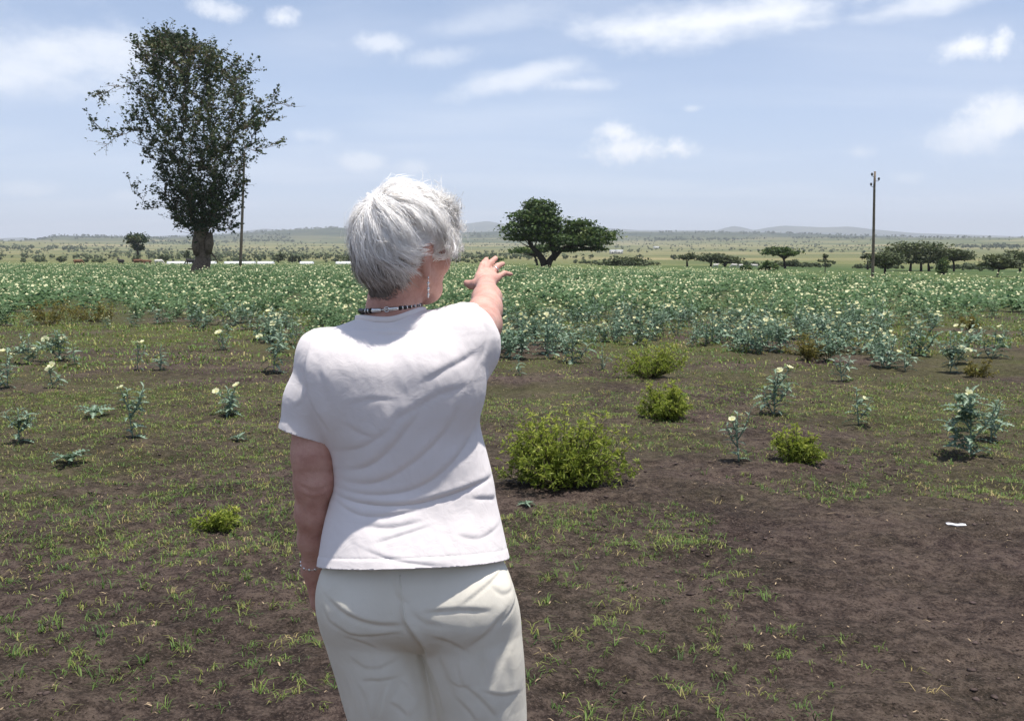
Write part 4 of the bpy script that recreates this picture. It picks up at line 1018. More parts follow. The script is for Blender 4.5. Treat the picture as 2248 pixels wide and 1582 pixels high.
def tree(name, label, cat, trunks, lobes, Y, leaves, size, mat, seed, bk=None, flat=.35, group=None, base_px=None, limb=.03):
    """trunks: lists of (px, py, radius in px) from the ground up; lobes: (px, py, rx px, ry px, share of depth)"""
    rr = np.random.default_rng(seed); mpp = Y / F_PX
    bx = trunks[0][0] if trunks else (base_px or lobes[0][:2])
    base = stand(bx[0], Y); base[2] = float(height(base[0], base[1]))
    foot = at_depth(bx[0], bx[1], Y); dz = base[2] - foot[2]           # set the picture outline down on the ground it stands on
    def w(px, py, dy=0.0): p = at_depth(px, py, Y); return p + np.array([0, dy, dz])
    root = thing(name, base, label, cat, group); O = base
    tb = MB(); ends = []
    for t_ in trunks:
        P = np.array([w(a, b_) for a, b_, _ in t_]); P[0, 2] -= .25
        if len(P) > 2: P = catmull(np.arange(len(P)), P, np.linspace(0, len(P) - 1, 4 * len(P))); R_ = np.interp(np.linspace(0, len(t_) - 1, len(P)), np.arange(len(t_)), [q[2] * mpp for q in t_])
        else: R_ = [q[2] * mpp for q in t_]
        R_ = np.array(R_); R_[0] *= 1.35
        tb.tube(P - O, R_, 9); ends.append((P, R_))
    lb = MB(); tot = sum(l[2] * l[3] for l in lobes)
    for (cx_, cy_, rx, ry, dp) in lobes:
        m_ = int(leaves * rx * ry / tot) + 8; c_ = w(cx_, cy_); R_ = np.array([rx * mpp, rx * mpp * dp, ry * mpp])
        ncl = max(6, m_ // 26)
        cl = in_ellipsoid(ncl, rr, .45)
        cl[:, 2] = np.where(cl[:, 2] < -.35, cl[:, 2] * .55, cl[:, 2])     # flatter below
        cl *= rr.uniform(.86, 1.06, (ncl, 1))
        pick_ = rr.integers(0, ncl, m_)
        cs = np.array([.24, .24, .13]) if flat > .3 else np.array([.22, .22, .22])
        P = c_ + (cl[pick_] + rr.normal(0, 1, (m_, 3)) * cs) * R_
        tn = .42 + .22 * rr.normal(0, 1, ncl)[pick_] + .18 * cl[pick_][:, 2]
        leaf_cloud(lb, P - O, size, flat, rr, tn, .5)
        if ends:
            j_ = rr.choice(ncl, min(ncl, 9), replace=False)
            for j in j_:
                tip = c_ + cl[j] * R_ * .85; best = min(range(len(ends)), key=lambda q: np.linalg.norm(ends[q][0][-1] - c_))
                P_ = ends[best][0]; st = P_[int(len(P_) * rr.uniform(.6, .98))]
                L = np.linalg.norm(tip - st); tb.tube(bezier(st, st * .45 + tip * .55 + [0, 0, -.08 * L], tip, 6) - O, np.linspace(limb * L + .02, .015, 6), 5, cap=False)
    if trunks or tb.n:
        o = add_obj('trunk', tb.mesh(name + '_trunk', bk or bark_dark, True)); o.parent = root
    else:
        for (cx_, cy_, rx, ry, dp) in lobes:
            for _ in range(6):
                tip = w(cx_ + rr.uniform(-.7, .7) * rx, cy_ + rr.uniform(-.5, .5) * ry, rr.uniform(-.5, .5) * rx * mpp)
                tb.tube(np.array([base + rr.normal(0, .1, 3) * [1, 1, 0] + [(c_[0] - base[0]) * .8, 0, -.1], tip]) - O, [.05, .015], 4, cap=False)
        o = add_obj('stem', tb.mesh(name + '_stem', bark_dark, True)); o.parent = root
    o = add_obj('crown', lb.mesh(name + '_crown', mat)); o.parent = root
    return root
# the pair-trunked acacia in the middle and its neighbours
tree('acacia_tree', 'dark spreading acacia with forked trunk behind the pointing hand', 'tree',
     [[(1196, 588, 9), (1193, 572, 8), (1180, 552, 6), (1165, 535, 4.5), (1160, 505, 3.5)], [(1199, 586, 8), (1207, 570, 7), (1217, 555, 6), (1208, 530, 5), (1200, 500, 4)], [(1214, 562, 5), (1235, 545, 4), (1262, 530, 3)]],
     [(1183, 452, 36, 20, 1), (1180, 475, 52, 18, 1), (1168, 500, 58, 20, 1), (1192, 490, 42, 26, 1), (1150, 520, 40, 10, .8), (1205, 520, 50, 14, 1), (1272, 500, 36, 22, 1), (1300, 515, 50, 20, 1), (1268, 528, 70, 16, 1), (1310, 545, 30, 6, .8), (1245, 545, 34, 8, .8)], 112.0, 15000, .20, leaf_acacia, 41)
tree('small_acacia', 'small flat-topped acacia half hidden behind the forked acacia', 'tree', [[(1180, 580, 3), (1176, 565, 2.2), (1168, 553, 1.6)]], [(1160, 548, 38, 8, .9), (1190, 540, 30, 7, .9)], 150.0, 1500, .24, leaf_acacia, 42)
tree('small_acacia', 'tiny flat-topped acacia just above the pointing fingers', 'tree', [[(1084, 577, 2), (1084, 568, 1.5)]], [(1084, 565, 20, 4, .9)], 190.0, 500, .26, leaf_acacia, 43)
tree('green_mound_bush', 'low rounded green bush right of the forked acacia', 'bush', [], [(1375, 572, 42, 10, .8), (1400, 576, 40, 7, .8), (1345, 577, 26, 5, .8)], 165.0, 1800, .24, leaf_olive, 44, base_px=(1380, 582))
tree('small_acacia', 'small acacia beside the long mound-shaped acacia', 'tree', [[(1509, 583, 2), (1508, 572, 1.8)]], [(1508, 562, 18, 8, .9)], 175.0, 700, .24, leaf_olive, 45)
tree('mound_acacia', 'long low mound-shaped acacia left of the umbrella tree', 'tree', [[(1560, 584, 2), (1562, 570, 2)], [(1592, 584, 2), (1590, 570, 2)]], [(1565, 566, 38, 11, .8), (1600, 571, 28, 9, .8)], 175.0, 2200, .26, leaf_olive, 46)
tree('umbrella_acacia', 'umbrella-shaped acacia with a bent bare trunk', 'tree', [[(1724, 587, 3), (1722, 572, 2.3), (1718, 560, 2)]], [(1716, 552, 38, 9, .9), (1708, 545, 26, 6, .9), (1735, 555, 20, 5, .9)], 155.0, 1800, .24, leaf_acacia, 47)
tree('round_bush', 'dark round bush in front of the umbrella acacia', 'bush', [], [(1686, 589, 17, 10, 1), (1676, 592, 9, 7, 1)], 120.0, 800, .20, leaf_acacia, 48, flat=.2, base_px=(1686, 600))
tree('round_bush', 'small dark bush left of the round one', 'bush', [], [(1637, 592, 11, 6, 1)], 122.0, 380, .20, leaf_acacia, 49, flat=.2, base_px=(1637, 598))
tree('round_bush', 'bush right behind the umbrella acacia trunk', 'bush', [], [(1740, 576, 15, 9, 1), (1705, 578, 14, 7, 1)], 180.0, 700, .25, leaf_olive, 50, flat=.2, base_px=(1732, 585))
tree('thin_sapling', 'thin sapling with a bare stem between umbrella acacia and power pole', 'tree', [[(1811, 598, 1.0), (1812, 575, .7), (1812, 560, .5)]], [(1812, 572, 15, 5, 1), (1812, 562, 5, 6, 1)], 125.0, 320, .17, leaf_olive, 51)
tree('round_tree', 'dark round-crowned tree with a straight trunk right of the leaning pole', 'tree', [[(1943, 604, 3.2), (1943, 590, 2.6), (1942, 578, 2)]], [(1945, 570, 34, 18, 1), (1930, 566, 20, 12, 1)], 112.0, 2600, .18, leaf_olive, 52, flat=.2)
tree('small_acacia', 'flat-topped acacia peeping out left of the leaning pole', 'tree', [[(1905, 590, 2), (1905, 572, 1.5)]], [(1906, 561, 16, 6, .9)], 165.0, 500, .22, leaf_olive, 53)
tree('broad_acacia', 'broadest of the acacias on the right, dark flat canopy', 'tree', [[(2022, 595, 3), (2022, 580, 2.5), (2018, 565, 2)], [(2040, 594, 2.5), (2038, 578, 2)], [(1998, 594, 2.5), (2000, 576, 2)]], [(2018, 546, 60, 16, .9), (1985, 560, 42, 18, .9), (2045, 562, 42, 18, .9), (2015, 570, 58, 14, .9)], 150.0, 5200, .24, leaf_olive, 54)
tree('acacia_tree', 'slender acacia with a visible trunk at the right end of the clump', 'tree', [[(2094, 596, 2.4), (2094, 580, 2), (2090, 568, 1.8)]], [(2092, 558, 34, 12, .9), (2110, 566, 26, 9, .9)], 148.0, 1700, .23, leaf_olive, 55)
tree('light_bush', 'lighter green upright bush in front of the broad acacia', 'bush', [], [(2072, 588, 14, 16, 1), (2068, 596, 12, 8, 1)], 122.0, 800, .17, leaf_acacia, 56, flat=.1, base_px=(2070, 605))
tree('spreading_acacia', 'low spreading acacia near the right edge, slanting trunk', 'tree', [[(2188, 613, 2.4), (2192, 600, 2), (2197, 588, 1.6)]], [(2195, 583, 38, 14, .9), (2180, 574, 26, 9, .9), (2222, 588, 26, 9, .9)], 112.0, 2400, .19, leaf_olive, 57)
tree('acacia_tree', 'acacia cut by the right edge of the picture', 'tree', [[(2240, 605, 2.4), (2238, 590, 2)]], [(2235, 567, 34, 9, .9), (2250, 578, 30, 10, .9)], 150.0, 1500, .23, leaf_olive, 58)
# left: far tree and bushes
tree('fan_tree', 'small fan-shaped tree left of the tall dark tree', 'tree', [[(303, 572, 2.6), (303, 555, 2.2), (301, 545, 2)]], [(299, 522, 22, 12, .9), (302, 538, 12, 10, .9)], 300.0, 1500, .42, leaf_big, 60, bark_dark, flat=.0, limb=.02)
tree('round_bush', 'dark bush at the foot of the small fan-shaped tree', 'bush', [], [(300, 565, 9, 8, 1)], 290.0, 260, .36, leaf_olive, 61, flat=.1, base_px=(300, 574))
tree('pointed_bush', 'pointed green bush right of the bare power pole', 'bush', [], [(614, 566, 12, 9, 1), (612, 560, 6, 7, 1)], 290.0, 420, .36, leaf_olive, 62, flat=.1, base_px=(614, 576))
for k_, (px, h_) in enumerate([(635, 11), (642, 14), (649, 13), (657, 12)]):
    tree('pointed_conifer', ['first', 'second', 'third', 'last'][k_] + ' of four narrow pointed conifers in a row, from the left', 'tree', [[(px, 576, .9), (px, 570, .6)]], [(px, 576 - h_ * .45, 3.6, h_ * .45, 1), (px, 576 - h_ * .85, 1.6, h_ * .3, 1)], 295.0, 170, .30, leaf_olive, 63 + k_, flat=.0, group='row of pointed conifers')
tree('round_bush', 'dark round bush just left of the head of the person', 'bush', [], [(771, 569, 18, 8, 1)], 280.0, 420, .36, leaf_olive, 70, flat=.1, base_px=(771, 577))
tree('tall_shrub', 'ragged shrub left of the thick trunk', 'bush', [[(409, 574, 1.2), (409, 562, 1)]], [(410, 556, 7, 9, 1)], 285.0, 260, .34, leaf_olive, 71, flat=.0)
tree('round_bush', 'grey-green bush midway between fan-shaped tree and thick trunk', 'bush', [], [(361, 566, 9, 8, 1)], 310.0, 240, .36, leaf_olive, 72, flat=.1, base_px=(361, 574))
tree('round_bush', 'grey-green bush well left of the fan-shaped tree', 'bush', [], [(133, 570, 12, 6, 1)], 300.0, 260, .36, leaf_olive, 73, flat=.1, base_px=(133, 576))
# power poles
polem = plain_mat('pole_wood', (0.17, 0.135, 0.105), 0.85, 0.35, 5.0, 0.2, 0.4, 9.0)
ceram = plain_mat('insulator', (0.03, 0.025, 0.025), 0.3, 0.2, 20, 0.5)
def pole(label, bpx, bpy, tpx, tpy, Y, ins):
    base = stand(bpx, Y); base[2] = float(height(base[0], base[1])); root = thing('power_pole', base, label, 'power pole')
    foot = at_depth(bpx, bpy, Y); dz = base[2] - foot[2]; top = at_depth(tpx, tpy, Y) + [0, 0, dz]; mpp = Y / F_PX
    tb = MB(); s_ = np.linspace(0, 1, 9)[:, None]; P = base + [0, 0, -.4] + (top - base + [0, 0, .4]) * s_; P[1:-1, 0] += np.sin(s_[1:-1, 0] * 5) * .015
    tb.tube(P - base, np.linspace(3.4, 2.3, 9) * mpp, 12); o = add_obj('post', tb.mesh('post', polem, True)); o.parent = root
    for (ix, iy) in ins:
        e = at_depth(ix, iy, Y) + [0, -.05, dz]; c_ = base + (top - base) * ((e[2] - base[2]) / (top[2] - base[2]))
        ib = MB(); ib.tube(np.array([c_ + [0, 0, -.16], (c_ + e) / 2 + [0, 0, -.17], e + [0, 0, -.15], e]) - base, .018, 6); o = add_obj('bracket', ib.mesh('bracket', ceram, True)); o.parent = root
        ib = MB(); z_ = np.array([-.10, -.09, -.04, -.02, .02, .06, .09, .10]); ib.tube(e + np.stack([0 * z_, 0 * z_, z_], 1) - base, [.03, .075, .06, .09, .07, .06, .04, .01], 10); o = add_obj('insulator', ib.mesh('insulator', ceram, True)); o.parent = root
pole('leaning wooden power pole with three insulators on the right', 1909, 608, 1921, 371, 70.0, [(1914, 377), (1929, 387), (1912, 399)])
pole('bare straight power pole close right of the tall dark tree', 532, 590, 537, 335, 110.0, [(534, 350), (541, 362)])
# ------------------------------------------------------------------ prickly poppies
pr_ = np.random.default_rng(77)
poppy_leaf = leaf_mat('poppy_leaf', [(0.0, (0.054, 0.102, 0.058)), (0.40, (0.102, 0.172, 0.100)), (0.75, (0.195, 0.275, 0.180)), (1.0, (0.52, 0.56, 0.48))], 0.22, 0.5, 0.4)
poppy_far = leaf_mat('poppy_leaf_field', [(0.0, (0.072, 0.128, 0.060)), (0.45, (0.134, 0.222, 0.100)), (0.8, (0.205, 0.300, 0.152)), (1.0, (0.32, 0.41, 0.26))], 0.40, 0.6, 0.3)
stem_m = plain_mat('poppy_stem', (0.20, 0.27, 0.20), 0.6, 0.2, 40, 0.3)
petal = leaf_mat('pale_yellow_petal', [(0.0, (0.76, 0.71, 0.30)), (0.5, (0.82, 0.79, 0.46)), (1.0, (0.85, 0.83, 0.58))], 0.35, 0.6, 0.2)
dry_leaf = plain_mat('dry_leaf', (0.42, 0.31, 0.18), 0.85, 0.3, 60)

def leaf_geo(seed, lobes=5, droop=.35, half=.27):
    """a spiny lobed leaf of length 1 along +x: midrib line and zig-zag margins"""
    rr = np.random.default_rng(seed); n = 2 * lobes + 1; t = np.linspace(0, 1, n)
    env = half * np.sin(np.pi * np.clip(t * .92 + .06, 0, 1)) ** .8
    V = []; tn = []
    z = -droop * t ** 2 + .06 * np.sin(3 * t)
    for i_ in range(n): V.append((t[i_], 0, z[i_])); tn.append(1.0)
    for s_ in (1, -1):
        for i_ in range(n):
            wd = env[i_] * (1.0 if i_ % 2 else .20) * rr.uniform(.8, 1.2); V.append((t[i_] + (.05 if i_ % 2 else 0), s_ * (wd + .006), z[i_] + (.30 * wd if i_ % 2 else .10 * wd))); tn.append(.30 if i_ % 2 else .55)
    T_ = []
    for s_ in (0, 1):
        o = n * (1 + s_)
        for i_ in range(n - 1):
            a, b, c, d = i_, i_ + 1, o + i_, o + i_ + 1
            T_ += [(a, b, c), (b, d, c)] if s_ == 0 else [(b, a, c), (d, b, c)]
    return np.array(V, float), np.array(T_), np.array(tn)
def flower_geo(seed, petals=5):
    rr = np.random.default_rng(seed); V = []; T_ = []; tn = []
    for k_ in range(petals):
        a = k_ * 2 * np.pi / petals + rr.uniform(-.15, .15); o = len(V); c_, s_ = math.cos(a), math.sin(a)
        for (r, w_, z) in ((.08, .12, 0.0), (.55, .52, .28 + rr.uniform(-.05, .05)), (1.0, .40, .50 + rr.uniform(-.12, .12))):
            for q in (-1, 1): V.append((c_ * r - s_ * w_ * q, s_ * r + c_ * w_ * q, z + .06 * q)); tn.append(.2 + .6 * r)
        T_ += [(o, o + 2, o + 3), (o, o + 3, o + 1), (o + 2, o + 4, o + 5), (o + 2, o + 5, o + 3)]
    o = len(V)
    for k_ in range(6): V.append((.16 * math.cos(k_ * 1.047), .16 * math.sin(k_ * 1.047), .12)); tn.append(0)
    V.append((0, 0, .34)); tn.append(0)
    T_ += [(o + k_, o + (k_ + 1) % 6, o + 6) for k_ in range(6)]
    return np.array(V, float), np.array(T_), np.array(tn)
LEAVES = [leaf_geo(k_, 6 + k_ % 2, .30 + .12 * k_, .21 + .02 * k_) for k_ in range(4)]
LEAF_ME = [make_mesh('poppy_leaf', v, t, poppy_leaf, False, {'tint': np.clip(n_ - .12, 0, 1)}) for v, t, n_ in LEAVES]
FLOW = [flower_geo(k_, 4 + k_ % 3) for k_ in range(3)]
FLOW_ME = [make_mesh('poppy_flower', v, t, petal, False, {'tint': n_}) for v, t, n_ in FLOW]
def plant_axes(h, w_, rr, nb):
    """main stem and side stems of a plant h tall and w_ wide: list of polylines"""
    top = np.array([rr.normal(0, .06) * h, rr.normal(0, .06) * h, h * .90])
    S_ = [bezier((0, 0, 0), top * .5 + rr.normal(0, .03, 3) * h, top, 8)]
    for _ in range(nb):
        a = rr.uniform(0, 2 * np.pi); t0 = rr.uniform(.05, .55); p0 = S_[0][int(t0 * 7)]
        e = np.array([math.cos(a) * w_ * rr.uniform(.22, .46), math.sin(a) * w_ * rr.uniform(.22, .46), min(h, p0[2] + h * rr.uniform(.3, .62))])
        S_.append(bezier(p0, (p0 + e) / 2 + [math.cos(a) * w_ * .1, math.sin(a) * w_ * .1, -.05 * h], e, 7))
    return S_
def leaf_places(S_, h, w_, rr, per, size):
    """(position, heading, pitch, length) of every leaf"""
    out = []
    for si, P in enumerate(S_):
        n = per if si == 0 else max(3, int(per * .55))
        for k_ in range(n):
            t = (k_ + rr.uniform(.1, .9)) / n; t = t if si == 0 else .25 + .75 * t
            i_ = t * (len(P) - 1); p = P[int(min(i_, len(P) - 2))] * (1 - i_ % 1) + P[min(int(i_) + 1, len(P) - 1)] * (i_ % 1)
            L = size * (1.15 - .70 * (p[2] / h)) * rr.uniform(.75, 1.2)
            out.append((p, k_ * 2.4 + rr.uniform(-.5, .5) + si, rr.uniform(-.05, .55) + .5 * (p[2] / h), L))
    return out
def leaf_rot(head, pitch, rr): return (rr.normal(0, .25), -pitch, head)
def rotm(rx, ry, rz):
    cx_, sx = math.cos(rx), math.sin(rx); cy_, sy = math.cos(ry), math.sin(ry); cz_, sz = math.cos(rz), math.sin(rz)
    return np.array([[cz_ * cy_, cz_ * sy * sx - sz * cx_, cz_ * sy * cx_ + sz * sx], [sz * cy_, sz * sy * sx + cz_ * cx_, sz * sy * cx_ - cz_ * sx], [-sy, cy_ * sx, cy_ * cx_]])
def near_poppy(label, px, py, hpx, wpx, flowers=(), seed=0, per=9, size=None, rosette=False):
    rr = np.random.default_rng(500 + seed); g = on_ground(px, py); d = math.hypot(g[0], g[1]); mpp = math.hypot(d, CAM_H) / F_PX
    h = hpx * mpp * 1.04; w_ = wpx * mpp
    root = thing('prickly_poppy', g, label, 'poppy plant', 'prickly poppies standing singly on the bare soil')
    size = size or min(.165, max(.075, .26 * w_ + .03))
    if rosette: S_ = [np.array([(0, 0, 0), (0, 0, h * .2), (0, 0, h * .4)])]
    else: S_ = plant_axes(h, w_, rr, int(rr.integers(3, 6)) if wpx > 60 else int(rr.integers(1, 4)))
    ends = []
    for (fx, fy) in flowers:
        e = at_depth(fx, fy, g[1] + rr.uniform(-.06, .06)) - g; p0 = S_[0][len(S_[0]) // 2]
        S_.append(bezier(p0, (p0 + e) / 2 + [0, 0, -.02], e, 6)); ends.append(e)
    sb = MB()
    for P in S_: sb.tube(P, np.linspace(.0065, .003, len(P)), 5)
    o = add_obj('stem', sb.mesh('stem', stem_m, True)); o.parent = root
    for (p, hd, pi_, L) in (leaf_places(S_, h, w_, rr, int(per * 1.7), size) if not rosette else [((0, 0, h * .12), k_ * 2.4, rr.uniform(.25, 1.0), w_ * rr.uniform(.42, .56)) for k_ in range(11)]):
        o = add_obj('leaf', LEAF_ME[rr.integers(0, 4)], root, p, leaf_rot(hd, pi_, rr), L)
    for e in ends:
        add_obj('flower', FLOW_ME[rr.integers(0, 3)], root, e, (rr.normal(.5, .3), rr.normal(0, .3), rr.uniform(-.6, .6)), max(.020, 7.6 * mpp))
    return root
NEARP = [
    ('large prickly poppy at the right edge, two flowers and a pale drooping lower leaf', 2132, 1003, 140, 135, [(2101, 903), (2127, 863)], 13),
    ('prickly poppy close behind the largest one at the right edge', 2176, 968, 80, 70, [], 9),
    ('bushy prickly poppy with two pale flowers above it, left of the lone single-flowered one', 1700, 912, 100, 92, [(1711, 814), (1733, 807)], 12),
    ('slim prickly poppy with one flower between the bushy one and the large right one', 1885, 932, 84, 60, [(1898, 876)], 9),
    ('tall thin prickly poppy left of the small yellow-green shrub', 1622, 1012, 112, 60, [(1607, 921)], 9),
    ('prickly poppy with bare stalk and spread leaves at its foot', 1848, 836, 62, 55, [], 8),
    ('grey-stemmed prickly poppy beside the orange shrub', 1795, 790, 66, 50, [], 8),
    ('prickly poppy with whitish foot, right of the bare-stalked one', 1945, 808, 70, 60, [], 9),
    ('low prickly poppy with a pale leaf tuft at the base', 1987, 814, 52, 52, [], 8),
    ('full prickly poppy with three flowers near the small olive shrub', 2086, 818, 84, 70, [(2087, 781), (2125, 771), (2110, 765)], 11),
    ('upright prickly poppy with one large flower, left foreground', 292, 962, 112, 80, [(264, 852)], 11),
    ('round rosette of a prickly poppy left of the upright flowering one', 206, 914, 42, 72, [], 0),
    ('prickly poppy with two flowers standing alone left of the sleeve', 504, 912, 62, 66, [(474, 860), (519, 846)], 9),
    ('prickly poppy with a bright flower at the left edge', 42, 972, 72, 64, [(50, 921)], 9),
    ('flat star-shaped rosette lowest on the left soil', 152, 1018, 44, 86, [], 0),
    ('small prickly poppy with two flowers above the left rosettes', 116, 850, 48, 46, [(108, 811), (114, 802)], 8),
    ('prickly poppy with one pale flower, left of its flowerless twin', 302, 812, 62, 48, [(309, 752)], 8),
    ('flowerless prickly poppy, twin of the pale-flowered one', 353, 812, 58, 48, [], 8),
    ('tall prickly poppy with two flowers touching the left shoulder', 602, 818, 118, 80, [(570, 740), (600, 712)], 11),
    ('small one-flowered prickly poppy left of the tall one by the shoulder', 490, 768, 44, 44, [(480, 731)], 7),
    ('small prickly poppy just right of the raised sleeve', 1140, 822, 52, 46, [], 7),
    ('wide silvery prickly poppy at the front of the field, one yellow flower', 1255, 798, 72, 120, [(1272, 750)], 13),
    ('thin dark-stalked prickly poppy right of the wide silvery one', 1322, 812, 58, 26, [], 6),
    ('tiny grey-green rosette below the biggest yellow-green shrub', 1155, 1110, 30, 40, [], 0),
    ('tiny tuft of prickly poppy below the lone two-flowered plant', 522, 967, 32, 44, [], 0),
    ('leafy prickly poppy cut by the left edge', 18, 852, 74, 60, [], 9),
    ('prickly poppy with two yellow flowers at the left edge of the field', 62, 800, 62, 66, [(30, 780), (5, 772)], 9),
    ('many-flowered prickly poppy behind the left-edge plants', 130, 792, 66, 66, [(72, 768), (100, 746), (138, 745)], 9),
    ('small grey prickly poppy right of the many-flowered one', 165, 800, 42, 46, [], 7)]
for k_, (lb_, px, py, hp_, wp_, fl, per) in enumerate(NEARP):
    near_poppy(lb_, px, py, hp_, wp_, fl, k_, per, rosette=(per == 0))

# the field: prototypes in two levels of detail
def proto(seed, h, w_, per, nfl, lod):
    rr = np.random.default_rng(seed); mb = MB(); fb = MB()
    S_ = plant_axes(h, w_, rr, 4 if lod == 0 else 3)
    if lod == 0:
        for P in S_: mb.tube(P[::2] if len(P) > 6 else P, .005, 3, cap=False, tint=.75)
    for (p, hd, pi_, L) in leaf_places(S_, h, w_, rr, per, .26 * w_ + .04):
        if lod == 0: v, t, n_ = leaf_geo(rr.integers(0, 99), 3, .35, .24)
        else:
            v = np.array([(0, 0, 0), (.5, .30, .05), (1, 0, -.25), (.5, -.30, .05)], float); t = np.array([(0, 2, 1), (0, 3, 2)]); n_ = np.array([.5, .4, .6, .4])
            L *= 1.25
        v = v * L @ rotm(*leaf_rot(hd, pi_, rr)).T + p
        mb.add(v, t, tint=np.clip(n_ * .55 + rr.normal(.12, .14), 0, 1))
    for k_ in range(nfl):
        e = S_[k_ % len(S_)][-1] + rr.normal(0, .02, 3) + [0, 0, .035]
        if lod == 0: v, t, n_ = FLOW[k_ % 3]
        else: v = np.array([(-1, -1, .1), (1, -1, .35), (1, 1, .1), (-1, 1, .35), (0, 0, -.2)], float) * .85; t = np.array([(0, 1, 4), (1, 2, 4), (2, 3, 4), (3, 0, 4)]); n_ = np.full(5, .6)
        fb.add(v * (.031 if lod == 0 else .036) @ rotm(rr.normal(0, .4), rr.normal(0, .4), rr.uniform(0, 6)).T + e, t, tint=n_)
    return mb, fb
def arrs(mb): return (np.concatenate(mb.V), np.concatenate(mb.T) if not mb.Q else np.concatenate(mb.T + [np.concatenate(mb.Q)[:, [0, 1, 2]], np.concatenate(mb.Q)[:, [0, 2, 3]]]), np.concatenate(mb.A['tint'])) if mb.n else None
PROTO0 = [proto(200 + k_, .44 + .05 * (k_ % 4), .44 + .05 * (k_ % 3), 10, [1, 2, 3, 0, 2, 4, 1, 3][k_], 0) for k_ in range(8)]
PROTO1 = [proto(300 + k_, .44 + .05 * (k_ % 4), .50 + .05 * (k_ % 3), 6, [1, 2, 3, 1, 2, 1, 1, 3][k_], 1) for k_ in range(8)]
YB = np.array([(-600, 700), (0, 706), (120, 712), (200, 722), (330, 712), (480, 722), (600, 752), (700, 735), (900, 745), (1080, 800), (1250, 785), (1380, 745), (1520, 738), (1680, 770), (1850, 775), (1990, 790), (2120, 785), (2248, 770), (2900, 770)], float)
def scatter(n, r0, r1, half=0.78):
    r = np.sqrt(pr_.uniform(r0 ** 2, r1 ** 2, n)); a = pr_.uniform(-half, half, n)
    return r * np.sin(a), r * np.cos(a)
FX, FY = [], []
for (r0, r1, dens) in ((10.5, 24, 4.6), (24, 45, 3.8), (45, 90, 2.1), (90, 205, 1.0)):
    n_ = int(.78 * (r1 ** 2 - r0 ** 2) * dens); x, y = scatter(n_, r0, r1)
    P3 = np.stack([x, y, height(x, y)], 1); px, py = project(P3)
    yb = np.interp(px, YB[:, 0], YB[:, 1]) + 46 * (fbm(x * .55 + 4, y * .55, 2) - .5) + 12
    keep = py < yb
    # thinner ground on the far right and in a brownish gap on the left
    thin = sstep(1850, 2150, px) * sstep(640, 700, py) * .55 + sstep(40, 100, px) * (1 - sstep(230, 320, px)) * sstep(672, 690, py) * .75
    clump = sstep(.30, .55, fbm(x * .35 + 7, y * .35 + 3, 3))
    keep &= pr_.random(n_) < (1 - thin) * (.25 + .75 * clump) * (1.15 - .5 * sstep(yb - 60, yb, py))
    # the field ends: far on the left, nearer on the right
    yend = np.interp(px, [-600, 0, 900, 1400, 1650, 1900, 2248, 2900], [583, 583, 588, 599, 608, 620, 627, 627]) + 3 * (fbm(x * .08, y * .08, 2) - .5)
    keep &= py > yend
    keep &= (np.hypot((x - stand(446, 84.0)[0]), (y - 82.5) * .75) > 3.0) & ((np.hypot((x - stand(415, 84.0)[0]) / 7.5, (y - 84.0) / 6.0) > 1) | (pr_.random(n_) < .45))
    FX.append(x[keep]); FY.append(y[keep])
FX = np.concatenate(FX); FY = np.concatenate(FY); FR = np.hypot(FX, FY)
inview = np.abs(project(np.stack([FX, FY, 0 * FX], 1))[0] - 1124) < 1150
hidden = (lambda q: (q[0] > 660) & (q[0] < 1060) & (q[1] > 640))(project(np.stack([FX, FY, 0 * FX + .2], 1)))
order = np.argsort(FR + 1e3 * ~inview + 1e3 * hidden); front = order[:262]; rest = np.setdiff1d(np.arange(len(FX)), front)
PM = [make_mesh('poppy_foliage', arrs(m)[0], arrs(m)[1], [poppy_leaf], False, {'tint': arrs(m)[2]}) for m, f in PROTO0]
FLP = []
for m, f in PROTO0:
    fl = []; n0 = 0
    for V_, T_, A_ in zip(f.V, f.T, f.A.get('tint', [])):
        c_ = V_.mean(0); fl.append((c_, make_mesh('poppy_flower', V_ - c_, T_ - n0, petal, False, {'tint': A_}))); n0 += len(V_)
    FLP.append(fl)
ZONES = [(0, 260, 'near the left edge'), (260, 560, 'below the tall dark tree'), (560, 900, 'just left of the person'), (900, 1250, 'right of the raised arm'), (1250, 1560, 'behind the yellow-green shrubs'), (1560, 1880, 'in line below the umbrella acacia'), (1880, 2300, 'below the leaning power pole')]
NUM = {0: 'no open flower', 1: 'one open flower', 2: 'two open flowers', 3: 'three open flowers', 4: 'four open flowers'}
for j in front:
    k_ = int(pr_.integers(0, 8)); s_ = float(pr_.uniform(.55, 1.25)); zz_ = float(ground_z(FX[j], FY[j])) - .01
    o = add_obj('prickly_poppy', PM[k_], None, (FX[j], FY[j], zz_), (0, 0, pr_.uniform(0, 6.28)), (s_, s_, s_ * pr_.uniform(.8, 1.1)))
    px_ = float(project(np.array([FX[j], FY[j], zz_]))[0]); zn = next((z[2] for z in ZONES if z[0] <= px_ < z[1]), 'near the left edge' if px_ < 0 else 'below the leaning power pole')
    tag(o, 'field-edge prickly poppy with %s, %s' % (NUM[len(FLP[k_])], zn), 'poppy plant', 'prickly poppies along the front of the flowering field, ' + zn)
    for c_, me_ in FLP[k_]: add_obj('flower', me_, o, c_)
